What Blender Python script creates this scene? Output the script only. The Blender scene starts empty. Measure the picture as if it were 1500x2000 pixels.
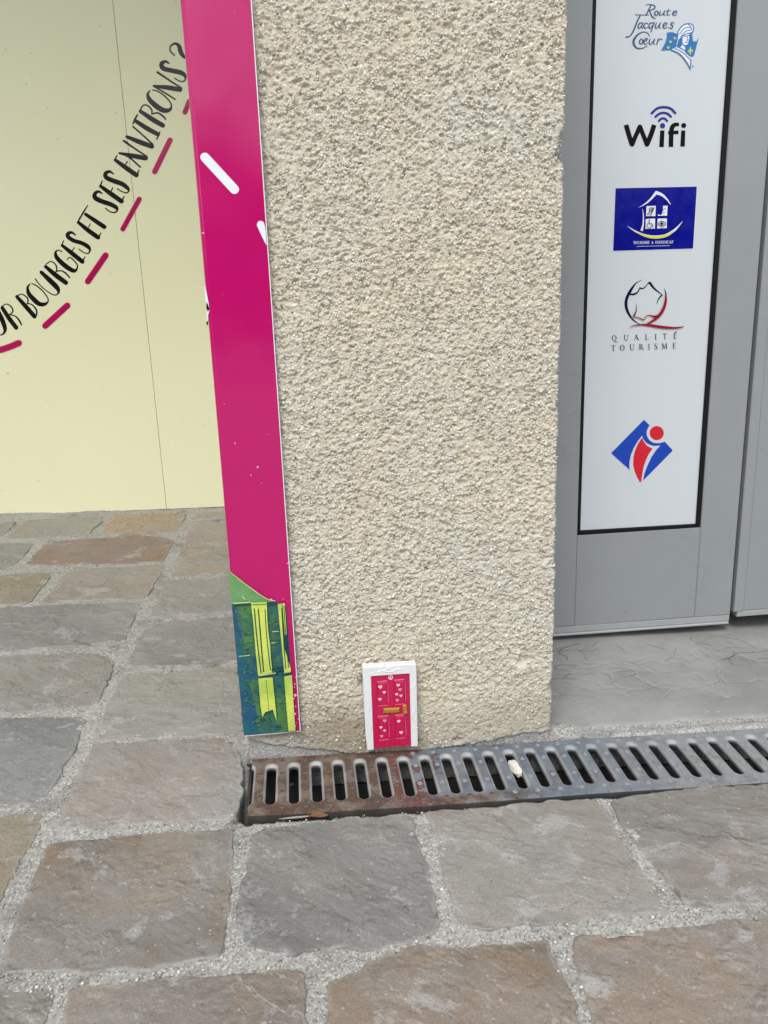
import bpy, bmesh, math, random
import numpy as np
from mathutils import Matrix, Vector

random.seed(7)
RNG = np.random.default_rng(11)
scene = bpy.context.scene
COL = scene.collection

# ------------------------------------------------------------------ camera
H = 0.6484
F = 1550.0
R = np.array([[0.99339519, -0.06008492, 0.09775374],
              [-0.1097261, -0.24828116, 0.96245345],
              [-0.03355852, -0.96682277, -0.25323419]])   # columns: right, down, forward
cam_d = bpy.data.cameras.new('camera')
cam = bpy.data.objects.new('camera', cam_d)
COL.objects.link(cam)
cam_d.sensor_fit = 'VERTICAL'
cam_d.sensor_height = 24.0
cam_d.lens = 24.0 * F / 2000.0
cam_d.clip_start = 0.02
cam_d.clip_end = 500
cam.matrix_world = Matrix(((R[0, 0], -R[0, 1], -R[0, 2], 0.0),
                           (R[1, 0], -R[1, 1], -R[1, 2], 0.0),
                           (R[2, 0], -R[2, 1], -R[2, 2], H),
                           (0, 0, 0, 1)))
scene.camera = cam

# ------------------------------------------------------------------ sky, sun, exposure
SUN_EL, SUN_AZ = math.radians(52), math.radians(203)   # azimuth from +Y clockwise: behind the viewer, a little left
world = bpy.data.worlds.new('World')
scene.world = world
world.use_nodes = True
wn = world.node_tree
wn.nodes.clear()
wo = wn.nodes.new('ShaderNodeOutputWorld')
bg = wn.nodes.new('ShaderNodeBackground')
sky = wn.nodes.new('ShaderNodeTexSky')
sky.sky_type = 'NISHITA'
sky.sun_disc = False
sky.sun_elevation = SUN_EL
sky.sun_rotation = SUN_AZ
tc = wn.nodes.new('ShaderNodeTexCoord')
cl = wn.nodes.new('ShaderNodeTexNoise')
cl.inputs['Scale'].default_value = 11.0
cl.inputs['Detail'].default_value = 5
cl.inputs['Roughness'].default_value = 0.55
cr = wn.nodes.new('ShaderNodeValToRGB')
cr.color_ramp.elements[0].position = 0.36
cr.color_ramp.elements[0].color = (3.0, 3.1, 3.3, 1)
cr.color_ramp.elements[1].position = 0.66
cr.color_ramp.elements[1].color = (12.5, 12.5, 12.5, 1)
mx = wn.nodes.new('ShaderNodeMix')
mx.data_type = 'RGBA'
mx.inputs[0].default_value = 0.8
wn.links.new(tc.outputs['Generated'], cl.inputs['Vector'])
wn.links.new(cl.outputs['Fac'], cr.inputs['Fac'])
wn.links.new(sky.outputs['Color'], mx.inputs[6])
wn.links.new(cr.outputs['Color'], mx.inputs[7])
wn.links.new(mx.outputs[2], bg.inputs['Color'])
bg.inputs['Strength'].default_value = 0.13
wn.links.new(bg.outputs['Background'], wo.inputs['Surface'])

sun_d = bpy.data.lights.new('sun', 'SUN')
sun_d.energy = 1.3
sun_d.angle = math.radians(22)
sun_d.color = (1.0, 0.97, 0.92)
sun = bpy.data.objects.new('sun', sun_d)
COL.objects.link(sun)
_sd = Vector((math.sin(SUN_AZ) * math.cos(SUN_EL), math.cos(SUN_AZ) * math.cos(SUN_EL), math.sin(SUN_EL)))
sun.rotation_euler = _sd.to_track_quat('Z', 'Y').to_euler()
sun.location = _sd * 20

vs = scene.view_settings
vs.view_transform = 'Standard'
vs.look = 'None'
vs.gamma = 1.0
vs.exposure = 0.74
vs.use_curve_mapping = False
scene.cycles.max_bounces = 6
scene.cycles.diffuse_bounces = 4

# ------------------------------------------------------------------ places: rays of the calibrated view met with real planes
CAM = np.array([0, 0, H])
GN = np.array([0.0333, -0.0309, 1.0])          # the paving falls a little to the right and away from the facade


def ray(x, y):
    return R @ np.array([x - 750.0, y - 1000.0, F])


def G(x, y):
    d = ray(x, y)
    return CAM - d * (CAM @ GN) / (d @ GN)


def P(x, y, Y):
    d = ray(x, y)
    return CAM + d * (Y / d[1])


def gz(x, y):
    return -0.0333 * x + 0.0309 * y


Y_WALL, Y_DOOR, Y_WIN = 1.0063, 1.33, 2.315

# ------------------------------------------------------------------ numpy noise


def _h(ix, iy, s):
    v = (ix.astype(np.int64) * 374761393 + iy.astype(np.int64) * 668265263 + s * 974634777) & 0x7fffffff
    v = ((v ^ (v >> 13)) * 1274126177) & 0x7fffffff
    v = ((v ^ (v >> 16)) * 668265263) & 0x7fffffff
    return ((v ^ (v >> 15)) & 0xffffff) / float(0xffffff)


def vnoise(x, y, s=0):
    ix, iy = np.floor(x), np.floor(y)
    fx, fy = x - ix, y - iy
    fx = fx * fx * fx * (fx * (fx * 6 - 15) + 10)
    fy = fy * fy * fy * (fy * (fy * 6 - 15) + 10)
    a, b = _h(ix, iy, s), _h(ix + 1, iy, s)
    c, d = _h(ix, iy + 1, s), _h(ix + 1, iy + 1, s)
    return (a + (b - a) * fx) * (1 - fy) + (c + (d - c) * fx) * fy


def fbm(x, y, s=0, o=4, g=0.5):
    t = np.zeros_like(x)
    a, n = 1.0, 0.0
    for k in range(o):
        t += a * vnoise(x * 2 ** k + 17.3 * k, y * 2 ** k - 9.1 * k, s + k)
        n += a
        a *= g
    return t / n


def worley(x, y, s=0, jit=0.95):
    ix, iy = np.floor(x), np.floor(y)
    best = np.full(x.shape, 9.0)
    cid = np.zeros(x.shape)
    for dx in (-1, 0, 1):
        for dy in (-1, 0, 1):
            cx, cy = ix + dx, iy + dy
            px = cx + 0.5 + jit * (_h(cx, cy, s) - 0.5)
            py = cy + 0.5 + jit * (_h(cx, cy, s + 5) - 0.5)
            d = np.hypot(px - x, py - y)
            m = d < best
            best = np.where(m, d, best)
            cid = np.where(m, _h(cx, cy, s + 9), cid)
    return best, cid


def sstep(a, b, x):
    t = np.clip((x - a) / (b - a), 0, 1)
    return t * t * (3 - 2 * t)


# ------------------------------------------------------------------ mesh helpers
def mesh_obj(name, verts, faces, mat=None, parent=None, smooth=False, attrs=None, mats=None, fmat=None, origin=None):
    v = np.asarray(verts, dtype=float).reshape(-1, 3)
    o3 = np.zeros(3) if origin is None else np.asarray(origin, dtype=float)
    me = bpy.data.meshes.new(name)
    if isinstance(faces, np.ndarray):
        n, k = faces.shape
        me.vertices.add(len(v))
        me.vertices.foreach_set('co', (v - o3).ravel())
        me.loops.add(n * k)
        me.loops.foreach_set('vertex_index', faces.astype(np.int32).ravel())
        me.polygons.add(n)
        me.polygons.foreach_set('loop_start', np.arange(0, n * k, k, dtype=np.int32))
        me.update(calc_edges=True)
    else:
        me.from_pydata([tuple(p) for p in (v - o3)], [], [tuple(int(i) for i in f) for f in faces])
        me.update()
    if smooth:
        me.polygons.foreach_set('use_smooth', np.ones(len(me.polygons), dtype=bool))
    for m in (mats or ([mat] if mat else [])):
        me.materials.append(m)
    if fmat is not None:
        me.polygons.foreach_set('material_index', np.asarray(fmat, dtype=np.int32))
    for k, a in (attrs or {}).items():
        at = me.attributes.new(k, 'FLOAT', 'POINT')
        at.data.foreach_set('value', np.asarray(a, dtype=np.float32))
    o = bpy.data.objects.new(name, me)
    COL.objects.link(o)
    if parent is not None:
        o.parent = parent
        o.matrix_parent_inverse = parent.matrix_world.inverted() if parent.type == 'EMPTY' else Matrix()
    if origin is not None:
        o.location = Vector(o3)
    return o


def grid_faces(nr, nc, wrap=False):
    r, c = np.meshgrid(np.arange(nr - 1), np.arange(nc if wrap else nc - 1), indexing='ij')
    c2 = (c + 1) % nc
    return np.stack([r * nc + c, r * nc + c2, (r + 1) * nc + c2, (r + 1) * nc + c], -1).reshape(-1, 4)


class MB:
    """collects boxes / prisms / ribbons into one mesh"""

    def __init__(s):
        s.v, s.f, s.m = [], [], []

    def add(s, v, f, mi=0):
        b = len(s.v)
        s.v += [tuple(p) for p in v]
        for q in f:
            s.f.append(tuple(b + i for i in q))
            s.m.append(mi)

    def box(s, x0, x1, y0, y1, z0, z1, c=0.0, mi=0):
        """box with its front (low y) edges chamfered by c"""
        pts = [(x0, z0), (x1, z0), (x1, z1), (x0, z1)]
        s.prism(pts, y0, y1, c, mi)

    def prism(s, pts, y0, y1, c=0.0, mi=0):
        """outline in (x, z), extruded from y0 (front) to y1 (back)"""
        n = len(pts)
        area = sum(pts[i][0] * pts[(i + 1) % n][1] - pts[(i + 1) % n][0] * pts[i][1] for i in range(n))
        if area < 0:
            pts = pts[::-1]
        rings = []
        if c > 0:
            ins = []
            for i in range(n):
                p, q, r_ = np.array(pts[i - 1]), np.array(pts[i]), np.array(pts[(i + 1) % n])
                a, b = q - p, r_ - q
                a, b = a / (np.linalg.norm(a) + 1e-12), b / (np.linalg.norm(b) + 1e-12)
                na, nb = np.array((-a[1], a[0])), np.array((-b[1], b[0]))
                k = (na + nb) / max(0.35, 1 + na @ nb)
                ins.append(q + k * c)
            rings.append([(p[0], y0, p[1]) for p in ins])
            rings.append([(p[0], y0 + c, p[1]) for p in pts])
        else:
            rings.append([(p[0], y0, p[1]) for p in pts])
        rings.append([(p[0], y1, p[1]) for p in pts])
        v = [p for r_ in rings for p in r_]
        f = [tuple(range(n))]
        for k in range(len(rings) - 1):
            for i in range(n):
                j = (i + 1) % n
                f.append((k * n + i, (k + 1) * n + i, (k + 1) * n + j, k * n + j))
        f.append(tuple(reversed(range((len(rings) - 1) * n, len(rings) * n))))
        s.add(v, f, mi)

    def build(s, name, mat=None, parent=None, smooth=False, mats=None):
        return mesh_obj(name, s.v, s.f, mat, parent, smooth, mats=mats, fmat=s.m if mats else None)


def tag(o, label=None, cat=None, group=None, kind=None):
    if label:
        o['label'] = label
    if cat:
        o['category'] = cat
    if group:
        o['group'] = group
    if kind:
        o['kind'] = kind
    return o


def empty(name, loc):
    o = bpy.data.objects.new(name, None)
    o.empty_display_size = 0.02
    COL.objects.link(o)
    o.location = Vector(loc)
    o.matrix_world = Matrix.Translation(Vector(loc))
    return o


# ------------------------------------------------------------------ materials
def lin(r, g, b):
    f = lambda c: (c / 255 / 12.92) if c / 255 <= 0.04045 else ((c / 255 + 0.055) / 1.055) ** 2.4
    return (f(r), f(g), f(b))


class Mat:
    def __init__(s, name, base=(0.5, 0.5, 0.5), rough=0.5, metal=0.0, spec=0.5):
        s.m = bpy.data.materials.new(name)
        s.m.use_nodes = True
        s.t = s.m.node_tree
        s.b = s.t.nodes['Principled BSDF']
        s.b.inputs['Base Color'].default_value = (*base, 1)
        s.b.inputs['Roughness'].default_value = rough
        s.b.inputs['Metallic'].default_value = metal
        s.b.inputs['Specular IOR Level'].default_value = spec

    def n(s, typ, **kw):
        nd = s.t.nodes.new('ShaderNode' + typ)
        for k, v in kw.items():
            k2 = k.replace('_', ' ')
            if hasattr(v, 'links'):
                s.t.links.new(v, nd.inputs[k2])
            elif k2 in nd.inputs:
                nd.inputs[k2].default_value = v
            else:
                setattr(nd, k, v)
        return nd

    def coord(s, kind='Object'):
        return s.n('TexCoord').outputs[kind]

    def mapping(s, vec, scale=(1, 1, 1), rot=(0, 0, 0), loc=None):
        m = s.n('Mapping')
        s.t.links.new(vec, m.inputs['Vector'])
        m.inputs['Scale'].default_value = scale
        m.inputs['Rotation'].default_value = rot
        if loc is not None:
            s.t.links.new(loc, m.inputs['Location'])
        return m.outputs[0]

    def noise(s, vec, scale, detail=4, rough=0.55, dist=0.0):
        n = s.n('TexNoise', Scale=scale, Detail=detail, Roughness=rough, Distortion=dist)
        s.t.links.new(vec, n.inputs['Vector'])
        return n.outputs['Fac']

    def ramp(s, fac, stops):
        r = s.n('ValToRGB')
        s.t.links.new(fac, r.inputs[0])
        e = r.color_ramp.elements
        while len(e) < len(stops):
            e.new(0.5)
        for el, (p, c) in zip(e, stops):
            el.position = p
            el.color = (c, c, c, 1) if not isinstance(c, (tuple, list)) else (*c, 1)
        return r.outputs[0]

    def mix(s, fac, a, b, mode='MIX'):
        n = s.n('Mix', data_type='RGBA', blend_type=mode)
        for sock, v in ((0, fac), (6, a), (7, b)):
            if hasattr(v, 'links'):
                s.t.links.new(v, n.inputs[sock])
            else:
                n.inputs[sock].default_value = v if sock == 0 else (*v, 1)
        return n.outputs[2]

    def math(s, op, a, b=None, clamp=False):
        n = s.n('Math', operation=op, use_clamp=clamp)
        for i, v in enumerate((a, b)):
            if v is None:
                continue
            if hasattr(v, 'links'):
                s.t.links.new(v, n.inputs[i])
            else:
                n.inputs[i].default_value = v
        return n.outputs[0]

    def attr(s, name):
        return s.n('Attribute', attribute_name=name).outputs['Fac']

    def base(s, c):
        s.t.links.new(c, s.b.inputs['Base Color'])

    def rough(s, c):
        s.t.links.new(c, s.b.inputs['Roughness'])

    def bump(s, hgt, dist, strength=1.0, normal=None):
        b = s.n('Bump', Strength=strength, Distance=dist)
        s.t.links.new(hgt, b.inputs['Height'])
        if normal is not None:
            s.t.links.new(normal, b.inputs['Normal'])
        s.t.links.new(b.outputs[0], s.b.inputs['Normal'])
        return b.outputs[0]


# stucco
S = Mat('roughcast', rough=1.0, spec=0.08)
co = S.coord()
big = S.noise(co, 5.0, 5, 0.6)
base = S.mix(S.ramp(big, [(0.38, 0.0), (0.62, 1.0)]), (0.56, 0.535, 0.455), (0.595, 0.535, 0.415))
mid = S.noise(co, 45.0, 4, 0.6)
base = S.mix(S.ramp(mid, [(0.52, 0.0), (0.72, 0.55)]), base, (0.50, 0.43, 0.31))
grain = S.attr('grain')
base = S.mix(S.ramp(grain, [(0.78, 0.0), (0.84, 0.85)]), base, (0.80, 0.78, 0.72))
base = S.mix(S.ramp(grain, [(0.08, 0.55), (0.16, 0.0)]), base, (0.36, 0.33, 0.28))
fine = S.noise(co, 700.0, 3, 0.7)
base = S.mix(0.25, base, S.ramp(fine, [(0.3, 0.25), (0.7, 0.75)]), 'OVERLAY')
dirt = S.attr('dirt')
base = S.mix(S.math('MULTIPLY', dirt, 0.8), base, (0.27, 0.225, 0.16))  # stains, plus shade painted into the pits
base = S.mix(S.attr('cement'), base, (0.33, 0.335, 0.34))
S.base(base)
S.bump(S.noise(co, 520.0, 5, 0.7), 0.0012, 0.9)
M_STUCCO = S.m

# mortar
S = Mat('mortar', rough=0.95, spec=0.2)
co = S.coord()
vo = S.n('TexVoronoi', Scale=430.0)
S.t.links.new(co, vo.inputs['Vector'])
gr = S.n('SeparateColor')
S.t.links.new(vo.outputs['Color'], gr.inputs[0])
c = S.mix(S.ramp(S.noise(co, 9.0, 4), [(0.35, 0.0), (0.65, 1.0)]), (0.375, 0.37, 0.348), (0.30, 0.295, 0.275))
c = S.mix(S.ramp(gr.outputs[0], [(0.70, 0.0), (0.78, 0.8)]), c, (0.50, 0.495, 0.47))
c = S.mix(S.ramp(gr.outputs[1], [(0.14, 0.6), (0.22, 0.0)]), c, (0.14, 0.138, 0.13))
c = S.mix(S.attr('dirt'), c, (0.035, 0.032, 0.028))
S.base(c)
b1 = S.bump(S.noise(co, 420.0, 4, 0.7), 0.0016, 1.0)
M_MORTAR = S.m

S = Mat('grit', rough=0.85, spec=0.3)
g_ = S.attr('tone')
S.base(S.ramp(g_, [(0.0, (0.12, 0.12, 0.115)), (0.08, (0.2, 0.195, 0.185)), (0.16, (0.30, 0.295, 0.28)), (0.62, (0.40, 0.395, 0.37)),
                   (0.8, (0.44, 0.40, 0.34)), (0.9, (0.62, 0.61, 0.58))]))
M_GRIT = S.m

S = Mat('render_grain', rough=1.0, spec=0.05)
S.base(S.ramp(S.attr('tone'), [(0.0, (0.26, 0.235, 0.19)), (0.08, (0.40, 0.36, 0.28)), (0.25, (0.53, 0.50, 0.425)), (0.6, (0.59, 0.565, 0.49)),
                               (0.8, (0.62, 0.59, 0.52)), (0.92, (0.68, 0.655, 0.585))]))
M_GRAIN = S.m

# riven sandstone (the object's own colour tints it)
S = Mat('sandstone', rough=0.72, spec=0.35)
oi = S.n('ObjectInfo')
tcn = S.coord()
off = S.math('MULTIPLY', oi.outputs['Random'], 40.0)
cmb = S.n('CombineXYZ', X=off, Y=off, Z=off)
va = S.n('VectorMath', operation='ADD')
S.t.links.new(tcn, va.inputs[0])
S.t.links.new(cmb.outputs[0], va.inputs[1])
co = va.outputs[0]
rotz = (0, 0, math.radians(32))
streak = S.mapping(S.mapping(co, rot=rotz), scale=(1.0, 2.7, 1.0))
st1 = S.noise(streak, 16.0, 9, 0.70, 0.8)
st2 = S.noise(streak, 90.0, 6, 0.7, 0.8)
big = S.noise(co, 9.0, 5, 0.6, 0.5)
hsv = S.n('HueSaturation', Saturation=0.74)
S.t.links.new(oi.outputs['Color'], hsv.inputs['Color'])
tint = hsv.outputs[0]
c = S.mix(S.ramp(st1, [(0.36, 0.0), (0.66, 1.0)]), S.mix(0.7, tint, (0.70, 0.69, 0.68), 'MULTIPLY'), tint)
rust = S.math('MULTIPLY', S.ramp(big, [(0.46, 0.0), (0.60, 1.0)]), oi.outputs['Alpha'])
c = S.mix(rust, c, S.mix(1.0, tint, (1.0, 0.79, 0.58), 'MULTIPLY'))
pale = S.noise(streak, 24.0, 9, 0.74, 1.0)
c = S.mix(S.ramp(pale, [(0.56, 0.0), (0.72, 0.22)]), c, (0.40, 0.395, 0.38))
pat = S.noise(co, 13.0, 10, 0.76, 0.4)
c = S.mix(S.ramp(pat, [(0.565, 0.0), (0.59, 0.36), (0.66, 0.55)]), c, (0.40, 0.405, 0.405))
c = S.mix(S.ramp(pat, [(0.32, 0.5), (0.42, 0.0)]), c, S.mix(1.0, c, (0.66, 0.64, 0.61), 'MULTIPLY'))
low = S.noise(co, 4.5, 3, 0.5)
c = S.mix(S.ramp(low, [(0.42, 0.0), (0.66, 0.35)]), c, (0.33, 0.325, 0.31))
# split layers: thin ragged steps where one layer of the stone has flaked off
q_ = S.noise(S.mapping(S.mapping(co, rot=(0, 0, math.radians(38))), scale=(1.0, 3.3, 1.0)), 4.5, 6, 0.52, 0.5)
lev_ = S.math('MULTIPLY', q_, 11.0)
fr_ = S.math('FRACT', lev_)
stp_ = S.math('ADD', S.math('FLOOR', lev_), S.ramp(fr_, [(0.0, 0.0), (0.07, 1.0)]))
gate_ = S.ramp(S.noise(co, 11.0, 4, 0.6), [(0.50, 0.0), (0.60, 1.0)])
line_ = S.math('MULTIPLY', S.ramp(fr_, [(0.0, 0.0), (0.015, 1.0), (0.05, 0.8), (0.09, 0.0)]), gate_)
c = S.mix(S.math('MULTIPLY', line_, 0.36), c, (0.45, 0.44, 0.42))
c = S.mix(S.attr('rim'), c, (0.36, 0.355, 0.33))
spk = S.noise(co, 480.0, 4, 0.85)
c = S.mix(0.48, c, S.ramp(spk, [(0.28, 0.15), (0.72, 0.85)]), 'OVERLAY')
fv = S.n('TexVoronoi', Scale=170.0)
S.t.links.new(co, fv.inputs['Vector'])
fs = S.n('SeparateColor')
S.t.links.new(fv.outputs['Color'], fs.inputs[0])
fd = S.ramp(fv.outputs['Distance'], [(0.16, 1.0), (0.30, 0.0)])
c = S.mix(S.math('MULTIPLY', fd, S.ramp(fs.outputs[0], [(0.90, 0.0), (0.93, 0.55)])), c, (0.46, 0.45, 0.43))
c = S.mix(S.math('MULTIPLY', fd, S.ramp(fs.outputs[1], [(0.90, 0.0), (0.93, 0.6)])), c, (0.09, 0.085, 0.08))
c = S.mix(S.ramp(st2, [(0.34, 0.45), (0.48, 0.0)]), c, S.mix(1.0, c, (0.62, 0.60, 0.58), 'MULTIPLY'))
S.base(c)
S.rough(S.ramp(st1, [(0.3, 0.42), (0.7, 0.66)]))
nb = S.bump(S.math('MULTIPLY', stp_, gate_), 0.0006, 0.7)
nb = S.bump(S.noise(streak, 70.0, 10, 0.72, 0.8), 0.0010, 0.6, nb)
S.bump(S.noise(co, 750.0, 5, 0.8), 0.0006, 0.7, nb)
M_STONE = S.m

# threshold concrete: smooth float finish with fine crazing
S = Mat('smooth_concrete', rough=0.6, spec=0.4)
co = S.coord()
c = S.mix(S.ramp(S.noise(co, 6.0, 6, 0.6), [(0.38, 0.0), (0.6, 1.0)]), (0.225, 0.225, 0.213), (0.305, 0.303, 0.288))
c = S.mix(S.ramp(S.noise(co, 22.0, 9, 0.72), [(0.5, 0.0), (0.72, 0.35)]), c, (0.17, 0.168, 0.158))
c = S.mix(S.ramp(S.noise(co, 260.0, 4, 0.7), [(0.62, 0.0), (0.75, 0.5)]), c, (0.50, 0.49, 0.47))
S.base(c)
S.bump(S.noise(co, 160.0, 6, 0.65), 0.0012, 0.6)
M_SLAB = S.m

# galvanised and rusty grate (object axes: x along, y across)
S = Mat('galvanised_steel', rough=0.5, metal=0.35, spec=0.5)
co = S.coord()
sep = S.n('SeparateXYZ')
S.t.links.new(co, sep.inputs[0])
n1 = S.noise(co, 30.0, 6, 0.65)
n2 = S.noise(co, 160.0, 5, 0.7)
zinc = S.mix(S.ramp(n1, [(0.35, 0.0), (0.65, 1.0)]), (0.10, 0.125, 0.16), (0.20, 0.23, 0.26))
zinc = S.mix(S.ramp(sep.outputs[0], [(0.42, 0.0), (0.62, 0.75)]), zinc, (0.29, 0.30, 0.302))
zinc = S.mix(S.ramp(n2, [(0.58, 0.0), (0.7, 0.6)]), zinc, (0.40, 0.40, 0.385))
u_ = S.math('ADD', sep.outputs[0], S.math('MULTIPLY', S.math('SUBTRACT', n1, 0.5), 0.30))
left = S.ramp(u_, [(0.215, 1.0), (0.235, 0.0)])
near = S.math('MULTIPLY', S.ramp(S.math('MULTIPLY', sep.outputs[1], -1.0), [(0.106, 0.0), (0.112, 1.0)]),
              S.ramp(u_, [(0.30, 1.0), (0.40, 0.0)]))
mask = S.math('MAXIMUM', left, near)
mask = S.math('MULTIPLY', mask, S.ramp(n2, [(0.34, 0.25), (0.48, 1.0)]))
mask = S.math('MULTIPLY', mask, S.math('SUBTRACT', 1.0, S.math('MULTIPLY', S.attr('lip'), 0.93)))
rc = S.mix(S.ramp(n2, [(0.40, 0.0), (0.62, 1.0)]), (0.028, 0.022, 0.019), (0.135, 0.062, 0.028))
rc = S.mix(S.ramp(n1, [(0.48, 0.0), (0.62, 0.8)]), rc, (0.17, 0.135, 0.10))
rc = S.mix(S.math('MULTIPLY', S.ramp(sep.outputs[0], [(0.17, 0.0), (0.20, 0.55)]), S.ramp(sep.outputs[0], [(0.225, 1.0), (0.25, 0.0)])), rc, (0.13, 0.025, 0.022))
dirtg = S.noise(co, 55.0, 8, 0.75)
zinc = S.mix(S.ramp(dirtg, [(0.50, 0.0), (0.62, 0.7)]), zinc, (0.155, 0.15, 0.14))
lipc = S.mix(S.ramp(n1, [(0.3, 0.0), (0.7, 1.0)]), (0.30, 0.30, 0.285), (0.50, 0.50, 0.48))
zinc = S.mix(S.math('MULTIPLY', S.attr('lip'), S.ramp(sep.outputs[0], [(0.25, 0.8), (0.5, 0.38)])), zinc, lipc)
c = S.mix(mask, zinc, rc)
c = S.mix(S.attr('grime_shade'), c, (0.03, 0.028, 0.025))  # also carries the edge's shadow line, painted dark
S.base(c)
S.rough(S.ramp(mask, [(0.0, 0.58), (1.0, 0.92)]))
S.t.links.new(S.math('MULTIPLY', S.math('SUBTRACT', 1.0, mask), 0.25), S.b.inputs['Metallic'])
S.bump(n2, 0.0008, 0.6)
M_GRATE = S.m


def simple(name, base, rough=0.5, metal=0.0, spec=0.5, var=0.0, vscale=30.0, bump=0.0, bscale=300.0, dark=0.8):
    s = Mat(name, base, rough, metal, spec)
    c_ = s.coord()
    if var > 0:
        nz = s.noise(c_, vscale, 5, 0.6)
        s.base(s.mix(s.math('MULTIPLY', s.ramp(nz, [(0.35, 1.0), (0.65, 0.0)]), var), base, tuple(v * dark for v in base)))
        s.rough(s.ramp(nz, [(0.3, max(0.02, rough - 0.06)), (0.7, min(1, rough + 0.08))]))
    if bump > 0:
        s.bump(s.noise(c_, bscale, 4, 0.6), bump, 1.0)
    return s.m


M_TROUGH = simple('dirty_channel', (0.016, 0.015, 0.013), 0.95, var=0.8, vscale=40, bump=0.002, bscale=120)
M_ALU = simple('grey_painted_aluminium', (0.262, 0.280, 0.284), 0.32, 0.0, 0.5, var=0.35, vscale=14, bump=0.00004, bscale=900, dark=0.88)
M_ALU2 = simple('pale_anodised_strip', (0.36, 0.375, 0.38), 0.4, 0.2, 0.5, var=0.3, vscale=20)
M_GASKET = simple('black_rubber', (0.006, 0.0065, 0.007), 0.5, spec=0.2, var=0.4, vscale=60)
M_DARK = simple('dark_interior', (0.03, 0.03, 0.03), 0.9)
M_FRAMEW = simple('white_resin', (0.70, 0.71, 0.72), 0.5, var=0.35, vscale=90, bump=0.0006, bscale=420, dark=0.9)
M_PINK = simple('glossy_pink_paint', (0.50, 0.008, 0.072), 0.3, var=0.35, vscale=120, bump=0.00025, bscale=500, dark=0.72)
M_PINKL = simple('pale_pink_edge', (0.72, 0.16, 0.32), 0.4, var=0.5, vscale=300)
M_GOLD = simple('gold_paint', (0.50, 0.27, 0.035), 0.38, 0.35, var=0.5, vscale=300, dark=0.6)
M_HEART = simple('pale_pink_paint', (0.80, 0.55, 0.62), 0.5, var=0.3, vscale=200)
M_WALL = simple('upper_render', (0.48, 0.44, 0.36), 0.9, var=0.4, vscale=8)
M_SKYLINE = simple('skyline_dark', (0.085, 0.08, 0.07), 0.9, var=0.5, vscale=1.0)  # kept dark so the sky stands out in reflections

# printed plastic film / sheet
S = Mat('white_film', (0.545, 0.585, 0.61), 0.22, 0, 0.5)
co = S.coord()
S.base(S.mix(S.ramp(S.noise(co, 330.0, 2, 0.5), [(0.755, 0.0), (0.79, 0.7)]), (0.545, 0.585, 0.61), (0.28, 0.28, 0.28)))
M_FILM = S.m
S = Mat('magenta_sheet', (0.46, 0.003, 0.10), 0.13, 0, 0.5)
co = S.coord()
c = S.mix(S.ramp(S.noise(co, 5.0, 3), [(0.3, 0.0), (0.7, 1.0)]), (0.445, 0.002, 0.115), (0.425, 0.002, 0.109))
c = S.mix(S.ramp(S.noise(co, 210.0, 3, 0.6), [(0.735, 0.0), (0.76, 0.8)]), c, (0.72, 0.30, 0.42))
S.base(c)
S.bump(S.noise(co, 11.0, 1, 0.4), 0.004, 0.42)
M_MAG = S.m
S = Mat('cream_film', (0.66, 0.66, 0.38), 0.2, 0, 0.4)
co = S.coord()
c = S.mix(S.ramp(S.noise(co, 2.0, 3), [(0.3, 0.0), (0.7, 1.0)]), (0.84, 0.845, 0.585), (0.81, 0.815, 0.555))
c = S.mix(S.ramp(S.noise(co, 75.0, 2, 0.5), [(0.74, 0.0), (0.77, 0.4)]), c, (0.42, 0.40, 0.30))
S.base(c)
S.bump(S.noise(co, 4.0, 2, 0.4), 0.004, 0.2)
M_CREAM = S.m


def ink(name, c, r=0.3):
    return simple(name, c, 0.14, spec=0.35, var=0.12, vscale=60)


I_BLACK = ink('black_ink', (0.006, 0.007, 0.007))
I_BLACKM = simple('matt_black_ink', (0.004, 0.0045, 0.005), 0.6, spec=0.1)
I_MAG = ink('magenta_ink', (0.46, 0.003, 0.10))
I_PALE = ink('pale_pink_ink', (0.72, 0.45, 0.42))
I_WHITE = ink('white_ink', (0.72, 0.74, 0.77))
I_SLATE = ink('slate_blue_ink', lin(44, 78, 118))
I_FLAG = ink('flag_blue_ink', lin(32, 108, 172))
I_STAR = ink('yellow_green_ink', lin(190, 205, 110))
I_NAVY = ink('navy_ink', lin(16, 22, 125))
I_ROYAL = ink('royal_blue_ink', lin(4, 12, 128))
I_YEL = ink('yellow_ink', lin(212, 205, 72))
I_DKNAVY = ink('dark_navy_ink', lin(14, 16, 52))
I_RED = ink('dark_red_ink', lin(142, 22, 44))
I_LBLUE = ink('logo_blue_ink', lin(10, 62, 168))
I_LRED = ink('logo_red_ink', lin(198, 24, 46))


# ------------------------------------------------------------------ flat print on vertical planes
def spline(pts, closed=False, sub=6):
    p = np.array([(q[0], q[1], q[2]) for q in pts], dtype=float)
    n = len(p)
    if n < 3 and not closed:
        t = np.linspace(0, 1, 5)[:, None]
        return p[0] * (1 - t) + p[1] * t
    out = []
    segs = n if closed else n - 1
    for i in range(segs):
        p0 = p[(i - 1) % n] if closed or i > 0 else 2 * p[0] - p[1]
        p1, p2 = p[i], p[(i + 1) % n]
        p3 = p[(i + 2) % n] if closed or i + 2 < n else 2 * p[-1] - p[-2]
        for k in range(sub):
            t = k / sub
            out.append(0.5 * ((2 * p1) + (-p0 + p2) * t + (2 * p0 - 5 * p1 + 4 * p2 - p3) * t * t + (-p0 + 3 * p1 - 3 * p2 + p3) * t ** 3))
    if not closed:
        out.append(p[-1])
    return np.array(out)


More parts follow.
